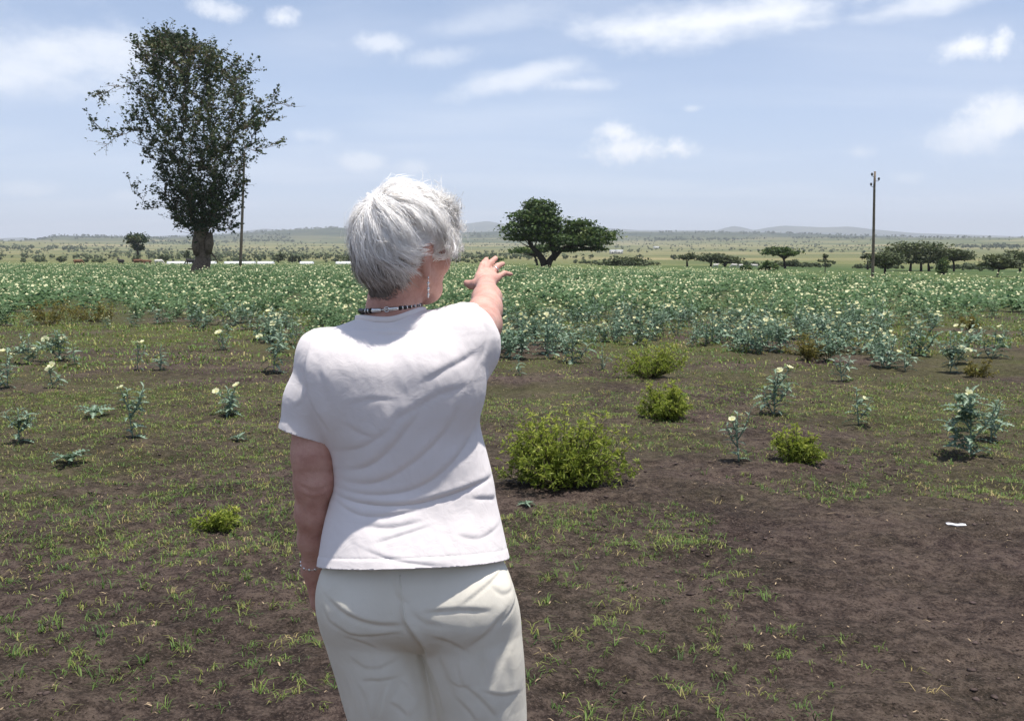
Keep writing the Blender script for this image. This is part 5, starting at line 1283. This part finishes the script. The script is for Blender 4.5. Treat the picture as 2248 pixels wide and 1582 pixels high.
def mass(idx, protos, which):
    """join copies of prototypes into arrays"""
    Vs, Ts, As, n0 = [], [], [], 0
    kk = pr_.integers(0, len(protos), len(idx)); th_ = pr_.uniform(0, 6.283, len(idx)); sc_ = pr_.uniform(.55, 1.25, len(idx)); hs = pr_.uniform(.8, 1.1, len(idx)); tj = pr_.normal(0, .10, len(idx)) + .5 * (fbm(FX[idx] * .11, FY[idx] * .11, 3) - .5)
    zz_ = ground_z(FX[idx], FY[idx])
    for k_ in range(len(protos)):
        a = arrs(protos[k_][which]); m = np.where(kk == k_)[0]
        if a is None or not len(m): continue
        V, T_, tn = a; c_, s_ = np.cos(th_[m])[:, None], np.sin(th_[m])[:, None]
        X = (V[None, :, 0] * c_ - V[None, :, 1] * s_) * sc_[m][:, None] + FX[idx[m]][:, None]; Yv = (V[None, :, 0] * s_ + V[None, :, 1] * c_) * sc_[m][:, None] + FY[idx[m]][:, None]
        Z = V[None, :, 2] * (sc_[m] * hs[m])[:, None] + zz_[m][:, None]
        Vs.append(np.stack([X, Yv, Z], -1).reshape(-1, 3)); Ts.append((T_[None] + (np.arange(len(m)) * len(V))[:, None, None]).reshape(-1, 3) + n0)
        As.append((tn[None] + (tj[m][:, None] if which == 0 else 0 * tj[m][:, None])).ravel()); n0 += len(m) * len(V)
    return np.concatenate(Vs), np.concatenate(Ts), np.clip(np.concatenate(As), 0, 1)
midr = rest[FR[rest] < 28]; farr = rest[FR[rest] >= 28]
print('FIELD', len(front), len(midr), len(farr))
def joined(which):
    # the same random choices for leaves and flowers
    global pr_
    parts = []
    for idx, pro, sd_ in ((midr, PROTO0, 900), (farr, PROTO1, 901)):
        pr_ = np.random.default_rng(sd_); parts.append(mass(idx, pro, which))
    n = len(parts[0][0])
    return np.concatenate([parts[0][0], parts[1][0]]), np.concatenate([parts[0][1], parts[1][1] + n]), np.concatenate([parts[0][2], parts[1][2]])
v, t, n_ = joined(0); field = add_obj('poppy_field', make_mesh('poppy_field', v, t, poppy_far, False, {'tint': n_}))
tag(field, 'wide green field thick with prickly poppies out to the far trees', 'plants', None, 'stuff')
v, t, n_ = joined(1); o = add_obj('blossoms', make_mesh('blossoms', v, t, petal, False, {'tint': n_}), field); o['kind'] = 'stuff'
pr_ = np.random.default_rng(78)
# ------------------------------------------------------------------ yellow-green shrubs with star-shaped leaf tufts
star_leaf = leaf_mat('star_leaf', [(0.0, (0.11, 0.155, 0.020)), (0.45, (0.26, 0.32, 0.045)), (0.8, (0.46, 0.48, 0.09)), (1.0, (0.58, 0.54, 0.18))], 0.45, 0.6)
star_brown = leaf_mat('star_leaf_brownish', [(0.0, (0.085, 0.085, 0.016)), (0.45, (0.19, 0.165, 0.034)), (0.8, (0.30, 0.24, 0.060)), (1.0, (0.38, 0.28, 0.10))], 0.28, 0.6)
twig_m = plain_mat('shrub_twig', (0.10, 0.085, 0.045), 0.8)
def shrub(label, px, py, wpx, hpx, tufts, mat, seed, leaf=.036):
    rr = np.random.default_rng(700 + seed); g = on_ground(px, py); d = math.hypot(g[0], g[1]); mpp = math.hypot(d, CAM_H) / F_PX
    w_, h = wpx * mpp / 2, hpx * mpp
    root = thing('yellow_green_shrub', g, label, 'shrub', 'yellow-green shrubs on the soil')
    tb = MB(); lb = MB(); P = []; N_ = []
    nb = max(10, tufts // 14); ph = rr.uniform(0, 6.28, 3)
    def lobe(a): return 1 + .22 * math.sin(2 * a + ph[0]) + .16 * math.sin(3 * a + ph[1]) + .10 * math.sin(5 * a + ph[2])
    for k_ in range(nb):
        a = rr.uniform(0, 2 * np.pi); el = rr.uniform(.08, 1.0); r = math.cos(el * 1.35) ** .6 * rr.uniform(.6, 1.05) * lobe(a) * (1.25 if rr.random() < .10 else 1)
        e = np.array([math.cos(a) * r * w_, math.sin(a) * r * w_ * .8, h * min(1, .16 + .85 * math.sin(el * 1.45)) * rr.uniform(.65, 1.12)])
        B_ = bezier((rr.normal(0, .04) * w_, rr.normal(0, .04) * w_, 0), e * [.55, .55, .25], e, 6)
        tb.tube(B_, np.linspace(.006, .002, 6), 3, cap=False)
        for _ in range(14):
            t0 = rr.uniform(.30, 1.03) * 5; i_ = int(min(t0, 4)); p = B_[i_] + (B_[i_ + 1] - B_[i_]) * (t0 - i_)
            dv = rr.normal(0, 1, 3) + (B_[-1] - B_[0]) / (np.linalg.norm(B_[-1]) + 1e-6) * 1.1 + [0, 0, .5]; dv /= np.linalg.norm(dv)
            q = p + dv * rr.uniform(.01, .10) * (w_ / .4) ** .5
            tb.tube(np.array([p, q]), [.002, .0012], 3, cap=False); P.append(q); N_.append(dv)
    P = np.array(P); N_ = np.array(N_); m = len(P)
    for k_ in range(8):
        dv = N_ * .7 + rr.normal(0, 1, (m, 3)); dv /= np.linalg.norm(dv, axis=1, keepdims=True)
        sd_ = np.cross(dv, rr.normal(0, 1, (m, 3))); sd_ /= np.linalg.norm(sd_, axis=1, keepdims=True); L = leaf * rr.uniform(.6, 1.3, (m, 1))
        V = np.stack([P, P + dv * L * .45 + sd_ * L * .13, P + dv * L + [0, 0, -.12] * L, P + dv * L * .45 - sd_ * L * .13], 1).reshape(-1, 3)
        V[:, 2] = np.maximum(V[:, 2], .004)
        q = np.arange(m)[:, None] * 4
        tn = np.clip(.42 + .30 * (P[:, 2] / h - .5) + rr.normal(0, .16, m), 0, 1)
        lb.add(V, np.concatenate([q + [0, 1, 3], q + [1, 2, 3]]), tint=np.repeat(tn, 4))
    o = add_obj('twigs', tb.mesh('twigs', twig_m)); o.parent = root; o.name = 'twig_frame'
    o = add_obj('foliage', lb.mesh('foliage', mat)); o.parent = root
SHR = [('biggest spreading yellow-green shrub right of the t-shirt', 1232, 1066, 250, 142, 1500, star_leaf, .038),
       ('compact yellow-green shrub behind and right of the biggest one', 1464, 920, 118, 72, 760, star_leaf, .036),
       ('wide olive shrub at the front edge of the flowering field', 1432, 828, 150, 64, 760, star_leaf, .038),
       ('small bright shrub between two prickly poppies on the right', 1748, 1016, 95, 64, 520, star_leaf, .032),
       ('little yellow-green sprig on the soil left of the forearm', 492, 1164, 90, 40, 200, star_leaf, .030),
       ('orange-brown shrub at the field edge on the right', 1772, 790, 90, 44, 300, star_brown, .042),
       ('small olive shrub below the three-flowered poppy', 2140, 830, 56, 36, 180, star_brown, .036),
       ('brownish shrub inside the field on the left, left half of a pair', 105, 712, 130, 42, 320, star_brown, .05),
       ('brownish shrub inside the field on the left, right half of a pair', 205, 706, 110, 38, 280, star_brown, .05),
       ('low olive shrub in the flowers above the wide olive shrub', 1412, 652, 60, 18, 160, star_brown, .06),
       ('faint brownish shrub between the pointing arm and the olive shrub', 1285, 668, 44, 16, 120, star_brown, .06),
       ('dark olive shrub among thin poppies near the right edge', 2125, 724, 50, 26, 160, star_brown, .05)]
for k_, (lb_, px, py, wp_, hp_, tf, mt, lf) in enumerate(SHR): shrub(lb_, px, py, wp_, hp_, tf, mt, k_, lf)

# ------------------------------------------------------------------ grass, weeds, straw, clods
grass_m = leaf_mat('grass_blade', [(0.0, (0.060, 0.115, 0.026)), (0.45, (0.130, 0.205, 0.040)), (0.75, (0.25, 0.27, 0.068)), (1.0, (0.44, 0.34, 0.15))], 0.3, 0.6)
gr = np.random.default_rng(91)
def grass_patch(n, r0, r1, blades, hgt, wid, dens_lo, base_tint, spread):
    x, y = (lambda r, a: (r * np.sin(a), r * np.cos(a)))(np.sqrt(gr.uniform(r0 ** 2, r1 ** 2, n)), gr.uniform(-.76, .76, n))
    d = fbm(x * .45 + 31, y * .45 + 12, 3); keep = gr.random(n) < sstep(dens_lo + .07, dens_lo + .17, d)
    x, y = x[keep], y[keep]; d = d[keep]; n = len(x)
    m = n * blades
    X = np.repeat(x, blades) + gr.normal(0, spread, m); Yv = np.repeat(y, blades) + gr.normal(0, spread, m); Z = ground_z(X, Yv) - .004
    a = gr.uniform(0, 6.283, m); lean = gr.uniform(.4, 1.7, m); h = hgt * gr.uniform(.45, 1.3, m) * np.repeat(gr.uniform(.6, 1.3, n), blades); w_ = wid * gr.uniform(.7, 1.3, m)
    dx, dy = np.cos(a), np.sin(a); b = np.stack([X, Yv, Z], 1); s_ = np.stack([-dy, dx, 0 * a], 1) * w_[:, None]
    mid = b + np.stack([dx * h * lean * .30, dy * h * lean * .30, h * .55], 1); tip = b + np.stack([dx * h * lean * .95, dy * h * lean * .95, h * (1.0 - .42 * lean)], 1)
    V = np.stack([b - s_, b + s_, mid - s_ * .8, mid + s_ * .8, tip], 1).reshape(-1, 3); q = np.arange(m)[:, None] * 5
    T_ = np.concatenate([q + [0, 1, 3], q + [0, 3, 2], q + [2, 3, 4]])
    tn = np.clip(base_tint + np.repeat(gr.normal(0, .22, n), blades) + gr.normal(0, .10, m), 0, 1)
    return V, T_, np.repeat(tn, 5)
G_ = MB()
for args in ((3000, 2.7, 7, 8, .038, .0018, .30, .42, .016), (11500, 5, 12, 8, .034, .0024, .32, .52, .030), (14000, 9, 26, 5, .038, .0055, .34, .52, .07), (680, 2.7, 8, 5, .058, .0024, .28, .32, .008), (11000, 14, 34, 4, .070, .011, .26, .46, .12)):
    v, t, n_ = grass_patch(*args); G_.add(v, t, tint=n_)
tag(add_obj('grass', G_.mesh('grass', grass_m)), 'short sparse green and yellowing grass on the soil', 'grass', None, 'stuff')
straw_m = plain_mat('straw', (0.34, 0.25, 0.15), 0.85, 0.35, 3.0)
S_ = MB(); n = 3200
r = np.sqrt(gr.uniform(2.7 ** 2, 13 ** 2, n)); a = gr.uniform(-.76, .76, n); x, y = r * np.sin(a), r * np.cos(a); z = ground_z(x, y); hd = gr.uniform(0, 6.28, n); L = gr.uniform(.004, .018, n) * np.where(gr.random(n) < .04, 2.6, 1); w_ = gr.uniform(.0010, .0030, n)
dx = np.stack([np.cos(hd), np.sin(hd), gr.normal(0, .12, n)], 1) * L[:, None]; sx = np.stack([-np.sin(hd), np.cos(hd), 0 * hd], 1) * w_[:, None]; c_ = np.stack([x, y, z + .006], 1)
V = np.stack([c_ - dx - sx, c_ - dx + sx, c_ + [0, 0, .005] + sx, c_ + dx, c_ + [0, 0, .005] - sx], 1).reshape(-1, 3); q = np.arange(n)[:, None] * 5
S_.add(V, np.concatenate([q + [0, 4, 1], q + [1, 4, 2], q + [2, 4, 3]]))
tag(add_obj('straw_litter', S_.mesh('straw_litter', straw_m)), 'scraps of dry straw and dead leaves strewn on the soil', 'straw', None, 'stuff')
clod_m = plain_mat('soil_clod', (0.085, 0.062, 0.054), 0.95, 0.45, 25.0, 0.1)
n = 13000; r = np.sqrt(gr.uniform(2.7 ** 2, 12 ** 2, n)); a = gr.uniform(-.76, .76, n); x, y = r * np.sin(a), r * np.cos(a)
keep = gr.random(n) < sstep(.35, .6, fbm(x * .9, y * .9 + 40, 3)); x, y = x[keep], y[keep]; n = len(x); z = ground_z(x, y)
oct_ = np.array([(1, 0, 0), (0, 1, 0), (-1, 0, 0), (0, -1, 0), (0, 0, .7), (0, 0, -.6), (.6, .6, .4), (-.6, .55, .35), (-.5, -.6, .4), (.6, -.5, .3)], float)
of = np.array([(0, 6, 4), (6, 1, 4), (1, 7, 4), (7, 2, 4), (2, 8, 4), (8, 3, 4), (3, 9, 4), (9, 0, 4), (0, 1, 6), (1, 2, 7), (2, 3, 8), (3, 0, 9), (1, 0, 5), (2, 1, 5), (3, 2, 5), (0, 3, 5)])
sz = .004 + .011 * gr.random(n) ** 4; V = (oct_[None] * gr.uniform(.65, 1.3, (n, 10, 1)) * sz[:, None, None] * np.stack([gr.uniform(.8, 1.5, n), gr.uniform(.8, 1.5, n), gr.uniform(.6, 1, n)], 1)[:, None]) + np.stack([x, y, z + sz * .2], 1)[:, None]
C_ = MB(); C_.add(V.reshape(-1, 3), (of[None] + (np.arange(n) * 10)[:, None, None]).reshape(-1, 3))
tag(add_obj('soil_clods', C_.mesh('soil_clods', clod_m)), 'small crumbs and clods of dark soil scattered on the ground', 'soil', None, 'stuff')
# a strip of white plastic litter
g = on_ground(2099, 1154); lit = MB(); t = np.linspace(0, 1, 9); hw = np.array([.010, .011, .0105, .011, .0108, .008, .011, .0105, .009]); L = .104
z_ = .011 + .002 * np.sin(t * 9) - .004 * t; V = []
for k_ in range(9):
    for (sy, dz) in ((-1, 0), (1, 0), (1, -.006), (-1, -.006)): V.append(((t[k_] - .5) * L, sy * hw[k_] - .012 * (t[k_] - .5), z_[k_] + dz + (.004 if sy > 0 else 0)))
Q = [[k_ * 4 + j, k_ * 4 + (j + 1) % 4, k_ * 4 + 4 + (j + 1) % 4, k_ * 4 + 4 + j] for k_ in range(8) for j in range(4)] + [[3, 2, 1, 0], [32, 33, 34, 35]]
lit.add(V, None, Q); o = add_obj('plastic_strip', lit.mesh('plastic_strip', plain_mat('white_plastic', (0.80, 0.79, 0.80), 0.4, 0.05, 60, 0.4)), None, g)
tag(o, 'small white plastic strip lying on the soil at lower right', 'litter')

# ------------------------------------------------------------------ the far plain: bushes, belts of trees, tunnels, houses, cattle
fr = np.random.default_rng(15)
far_leaf = leaf_mat('far_bush', [(0.0, (0.040, 0.060, 0.028)), (0.5, (0.075, 0.098, 0.045)), (1.0, (0.13, 0.15, 0.068))], 0.15, 0.8)
def blobs(x, y, size, flat, facets=14):
    n = len(x); m = n * facets; c_ = np.stack([x, y, height(x, y) + size * flat * .45], 1); c_ = np.repeat(c_, facets, 0); s_ = np.repeat(size, facets)
    d = fr.normal(0, 1, (m, 3)); d /= np.linalg.norm(d, axis=1, keepdims=True); p = c_ + d * np.stack([s_ * .5, s_ * .5, s_ * flat * .5], 1) * fr.uniform(.4, 1, (m, 1))
    u = np.cross(d, fr.normal(0, 1, (m, 3))); u /= np.linalg.norm(u, axis=1, keepdims=True); v = np.cross(d, u); k_ = (s_ * .26)[:, None]
    V = np.stack([p + u * k_, p - u * k_ * .5 + v * k_ * .8, p - u * k_ * .5 - v * k_ * .8], 1).reshape(-1, 3)
    V[:, 2] = np.maximum(V[:, 2], np.repeat(height(p[:, 0], p[:, 1]), 3) - .3)
    return V, np.arange(3 * m).reshape(-1, 3), np.repeat(np.clip(fr.normal(.45, .2, m) + np.repeat(fr.normal(0, .15, n), facets), 0, 1), 3)
FB = MB()
n = 5200; r = 420 * (4300 / 420) ** fr.random(n); a = fr.uniform(-.60, .60, n); x, y = r * np.sin(a), r * np.cos(a)
k_ = fr.random(n) < sstep(.34, .62, fbm(x * .004 + 3, y * .002, 4)); x, y, r = x[k_], y[k_], r[k_]
v, t, n_ = blobs(x, y, fr.uniform(1.4, 3.8, len(x)) * (1 + r / 4500), .75, 10); FB.add(v, t, tint=n_)
# belts of trees: (px from, px to, distance, spread, count, size)
for (p0, p1, R_, sp, cnt_, sz_) in ((0, 640, 3300, 180, 330, 13), (520, 650, 2700, 60, 90, 11), (330, 520, 2500, 70, 90, 10), (980, 1330, 3500, 120, 160, 14), (1380, 1640, 2900, 90, 170, 13), (1640, 1900, 3000, 150, 120, 12), (1740, 1880, 2400, 50, 80, 10), (1880, 2248, 3300, 150, 170, 13), (2090, 2248, 1700, 90, 110, 10), (1380, 2100, 3900, 120, 240, 16), (60, 800, 4050, 150, 300, 15), (0, 250, 1500, 120, 90, 9)):
    px = fr.uniform(p0, p1, cnt_); rr_ = R_ + fr.normal(0, sp, cnt_); a = np.arctan((px - 1124) / F_PX); x, y = rr_ * np.sin(a), rr_ * np.cos(a)
    k_ = fr.random(cnt_) < sstep(.25, .5, fbm(px * .02, R_ * .01 + 0 * px, 3)); v, t, n_ = blobs(x[k_], y[k_], sz_ * .62 * fr.uniform(.6, 1.3, k_.sum()), .8, 9); FB.add(v, t, tint=n_ * .7)
# the bushy margin at the end of the field
n = 720; px = fr.uniform(-60, 2310, n); rr_ = np.interp(px, [0, 900, 1300, 1700, 2248], [330, 330, 260, 225, 215]) + fr.normal(0, 22, n); a = np.arctan((px - 1124) / F_PX); x, y = rr_ * np.sin(a), rr_ * np.cos(a)
k_ = fr.random(n) < sstep(.40, .58, fbm(px * .013, rr_ * .004, 3)) * np.where(px < 900, .5, .9); v, t, n_ = blobs(x[k_], y[k_], fr.uniform(.7, 2.0, k_.sum()) * np.where(px[k_] < 900, 1.1, .85), .75, 26); FB.add(v, t, tint=n_)
tag(add_obj('far_bushes', FB.mesh('far_bushes', far_leaf)), 'scattered dark bushes and tree belts over the distant plain and hills', 'bushes', None, 'stuff')
tun_m = plain_mat('tunnel_plastic', (0.62, 0.63, 0.64), 0.45, 0.08, 0.5, 0.4)
rib_m = plain_mat('tunnel_rib', (0.45, 0.46, 0.46), 0.6)
for (p0, p1, lab) in ((376, 426, 'low white plastic tunnel just left of the thick trunk'), (438, 480, 'low white plastic tunnel behind the thick trunk'), (500, 566, 'low white plastic tunnel straddling the bare power pole'), (572, 606, 'low white plastic tunnel left of the pointed green bush'), (664, 692, 'short white plastic tunnel right of the conifers'), (742, 790, 'white plastic tunnel end beside the head of the person')):
    Y = 262.0; A_ = stand(p0, Y); B_ = stand(p1, Y + 3); root = thing('plastic_tunnel', (A_ + B_) / 2, lab, 'tunnel', 'white plastic tunnels at the end of the field'); O = np.array(root.location)
    mb = MB(); th_ = np.linspace(0, np.pi, 9); ns = 9; prof = np.stack([np.cos(th_) * 1.1, np.sin(th_) * .62], 1); V = []
    for s_ in np.linspace(0, 1, ns):
        c_ = A_ + (B_ - A_) * s_
        for (u, w_) in prof: V.append(c_ + [0, u, w_ * (1 + .03 * math.sin(s_ * 40))] - O)
    Q = [[i_ * 9 + j, i_ * 9 + j + 1, (i_ + 1) * 9 + j + 1, (i_ + 1) * 9 + j] for i_ in range(ns - 1) for j in range(8)]
    mb.add(V, [[0, j + 1, j] for j in range(1, 8)] + [[(ns - 1) * 9, (ns - 1) * 9 + j, (ns - 1) * 9 + j + 1] for j in range(1, 8)], Q)
    add_obj('cover', mb.mesh('cover', tun_m, True), root)
    for s_ in np.linspace(0, 1, 6):
        c_ = A_ + (B_ - A_) * s_; rb = MB(); rb.tube([c_ + [0, u * 1.02, w_ * 1.02] - O for (u, w_) in prof], .035, 5); add_obj('hoop', rb.mesh('hoop', rib_m), root)
house_w = plain_mat('house_wall', (0.62, 0.60, 0.55), 0.8, 0.1, 2); house_r = plain_mat('house_roof', (0.60, 0.61, 0.62), 0.5, 0.15, 1); house_d = plain_mat('house_door', (0.08, 0.07, 0.07), 0.7)
for (px, R_, wd, lab) in ((1342, 900, 5.0, 'small white house left of a pair on the far plain beyond the acacia'), (1356, 905, 7.0, 'larger white house right of a pair on the far plain'), (1437, 1500, 8.0, 'lone pale house far out on the plain')):
    g = stand(px, R_); root = thing('house', g, lab, 'house', 'houses on the far plain')
    mb = MB(); mb.box((0, 0, 1.2), (wd, 4, 2.6)); add_obj('wall', mb.mesh('wall', house_w), root)
    mb = MB(); h2 = wd / 2 + .3; mb.add([(-h2, -2.4, 2.45), (h2, -2.4, 2.45), (h2, 2.4, 2.45), (-h2, 2.4, 2.45), (-h2, 0, 3.5), (h2, 0, 3.5)], [(0, 4, 3), (1, 2, 5)], [(0, 1, 5, 4), (2, 3, 4, 5), (3, 2, 1, 0)]); add_obj('roof', mb.mesh('roof', house_r), root)
    mb = MB(); mb.box((0, -2.02, 1.0), (.9, .06, 2.0)); add_obj('door', mb.mesh('door', house_d), root)
    mb = MB(); mb.box((wd * .3, -2.02, 1.4), (.8, .06, .8)); add_obj('window', mb.mesh('window', house_d), root)
# cattle
hide = {'brown': plain_mat('brown_hide', (0.15, 0.07, 0.035), 0.8, 0.3, 3), 'black': plain_mat('black_hide', (0.03, 0.025, 0.025), 0.8, 0.3, 3), 'white': plain_mat('white_hide', (0.62, 0.58, 0.52), 0.8, 0.2, 3)}
hornm = plain_mat('horn', (0.35, 0.3, 0.22), 0.5)
def cow_mesh(seed, graze):
    rr = np.random.default_rng(seed); f = Field((-1.35, -.45, -.02), (1.45, .45, 1.75), .05)
    f.chain([(-.72, 0, 1.06), (-.30, 0, 1.00), (.15, 0, .98), (.55, 0, 1.03)], [.27, .33, .35, .30], .1); f.ell((.50, 0, 1.28), (.20, .13, .14), k=.12)   # trunk with a deep chest and hump
    hd = (1.22, 0, .42) if graze else (1.10, 0, 1.36)
    f.chain([(.68, 0, 1.10), (.92, 0, .86 if graze else 1.24), hd], [.22, .16, .12], .08); f.cone(hd, (hd[0] + .22, 0, hd[2] - (.22 if graze else .16)), .115, .075, .04)
    for s_ in (-1, 1):
        f.cone((hd[0] - .02, s_ * .08, hd[2] + .06), (hd[0] - .06, s_ * .26, hd[2] + .05), .045, .03, .02)
        k_ = .06 * rr.normal()
        f.chain([(.56, s_ * .15, .85), (.58 + k_, s_ * .15, .46), (.56 + k_, s_ * .15, .06)], [.13, .07, .055], .05)
        f.chain([(-.68, s_ * .15, .90), (-.58 - k_, s_ * .16, .60), (-.76 - k_, s_ * .15, .40), (-.72 - k_, s_ * .15, .06)], [.18, .11, .065, .055], .05)
    f.chain([(-.98, 0, 1.16), (-1.06, 0, .80), (-1.05, 0, .45)], [.045, .035, .05], .03)
    v, q = f.mesh(1); hb = []
    for s_ in (-1, 1):
        h1 = MB(); hb.append(h1); h1.tube(bezier((hd[0] - .03, s_ * .07, hd[2] + .10), (hd[0], s_ * .22, hd[2] + .16), (hd[0] + .02, s_ * .20, hd[2] + .36), 6), np.linspace(.035, .010, 6), 6)
    return v, q, hb
COW = [cow_mesh(1, True), cow_mesh(2, False)]; ANI = {}; HORN = [[h1.mesh('horn', hornm, True) for h1 in c_[2]] for c_ in COW]
for (px, Y, hd, col_, gz, sc_, lab) in ((181, 215, .4, 'brown', 1, 1.0, 'brown cow standing alone at the far field edge, leftmost'), (274, 215, 2.6, 'black', 0, 1.0, 'dark cow left of a brown one near the fan-shaped tree'), (311, 213, .2, 'brown', 1, 1.0, 'brown cow below the fan-shaped tree'), (331, 217, 3.3, 'brown', 0, .9, 'smaller brown cow right of the fan-shaped tree'), (356, 216, .1, 'white', 1, .95, 'pale cow between the fan-shaped tree and the thick trunk'), (424, 214, 3.0, 'black', 1, 1.0, 'black cow close to the left of the thick trunk'),
                               (1567, 150, .3, 'white', 0, .48, 'first of four small white animals by the mound acacia, from the left'), (1607, 151, 3.0, 'white', 1, .50, 'second of four small white animals by the mound acacia, from the left'), (1622, 150, .5, 'white', 1, .46, 'third of four small white animals by the mound acacia, from the left'), (1652, 149, 2.8, 'white', 0, .48, 'last of four small white animals, right of the mound acacia')):
    g = stand(px, Y); small = sc_ < .6
    root = thing('goat' if small else 'cow', g, lab, 'goat' if small else 'cow', 'goats by the acacias' if small else 'cattle at the end of the field'); root.rotation_euler = (0, 0, hd); root.scale = (sc_,) * 3
    v, q, hb = COW[1 - gz]
    if (gz, col_) not in ANI: ANI[gz, col_] = make_mesh('animal_body', v, q, hide[col_], True)
    add_obj('body', ANI[gz, col_], root)
    for h1 in HORN[1 - gz]: add_obj('horn', h1, root)
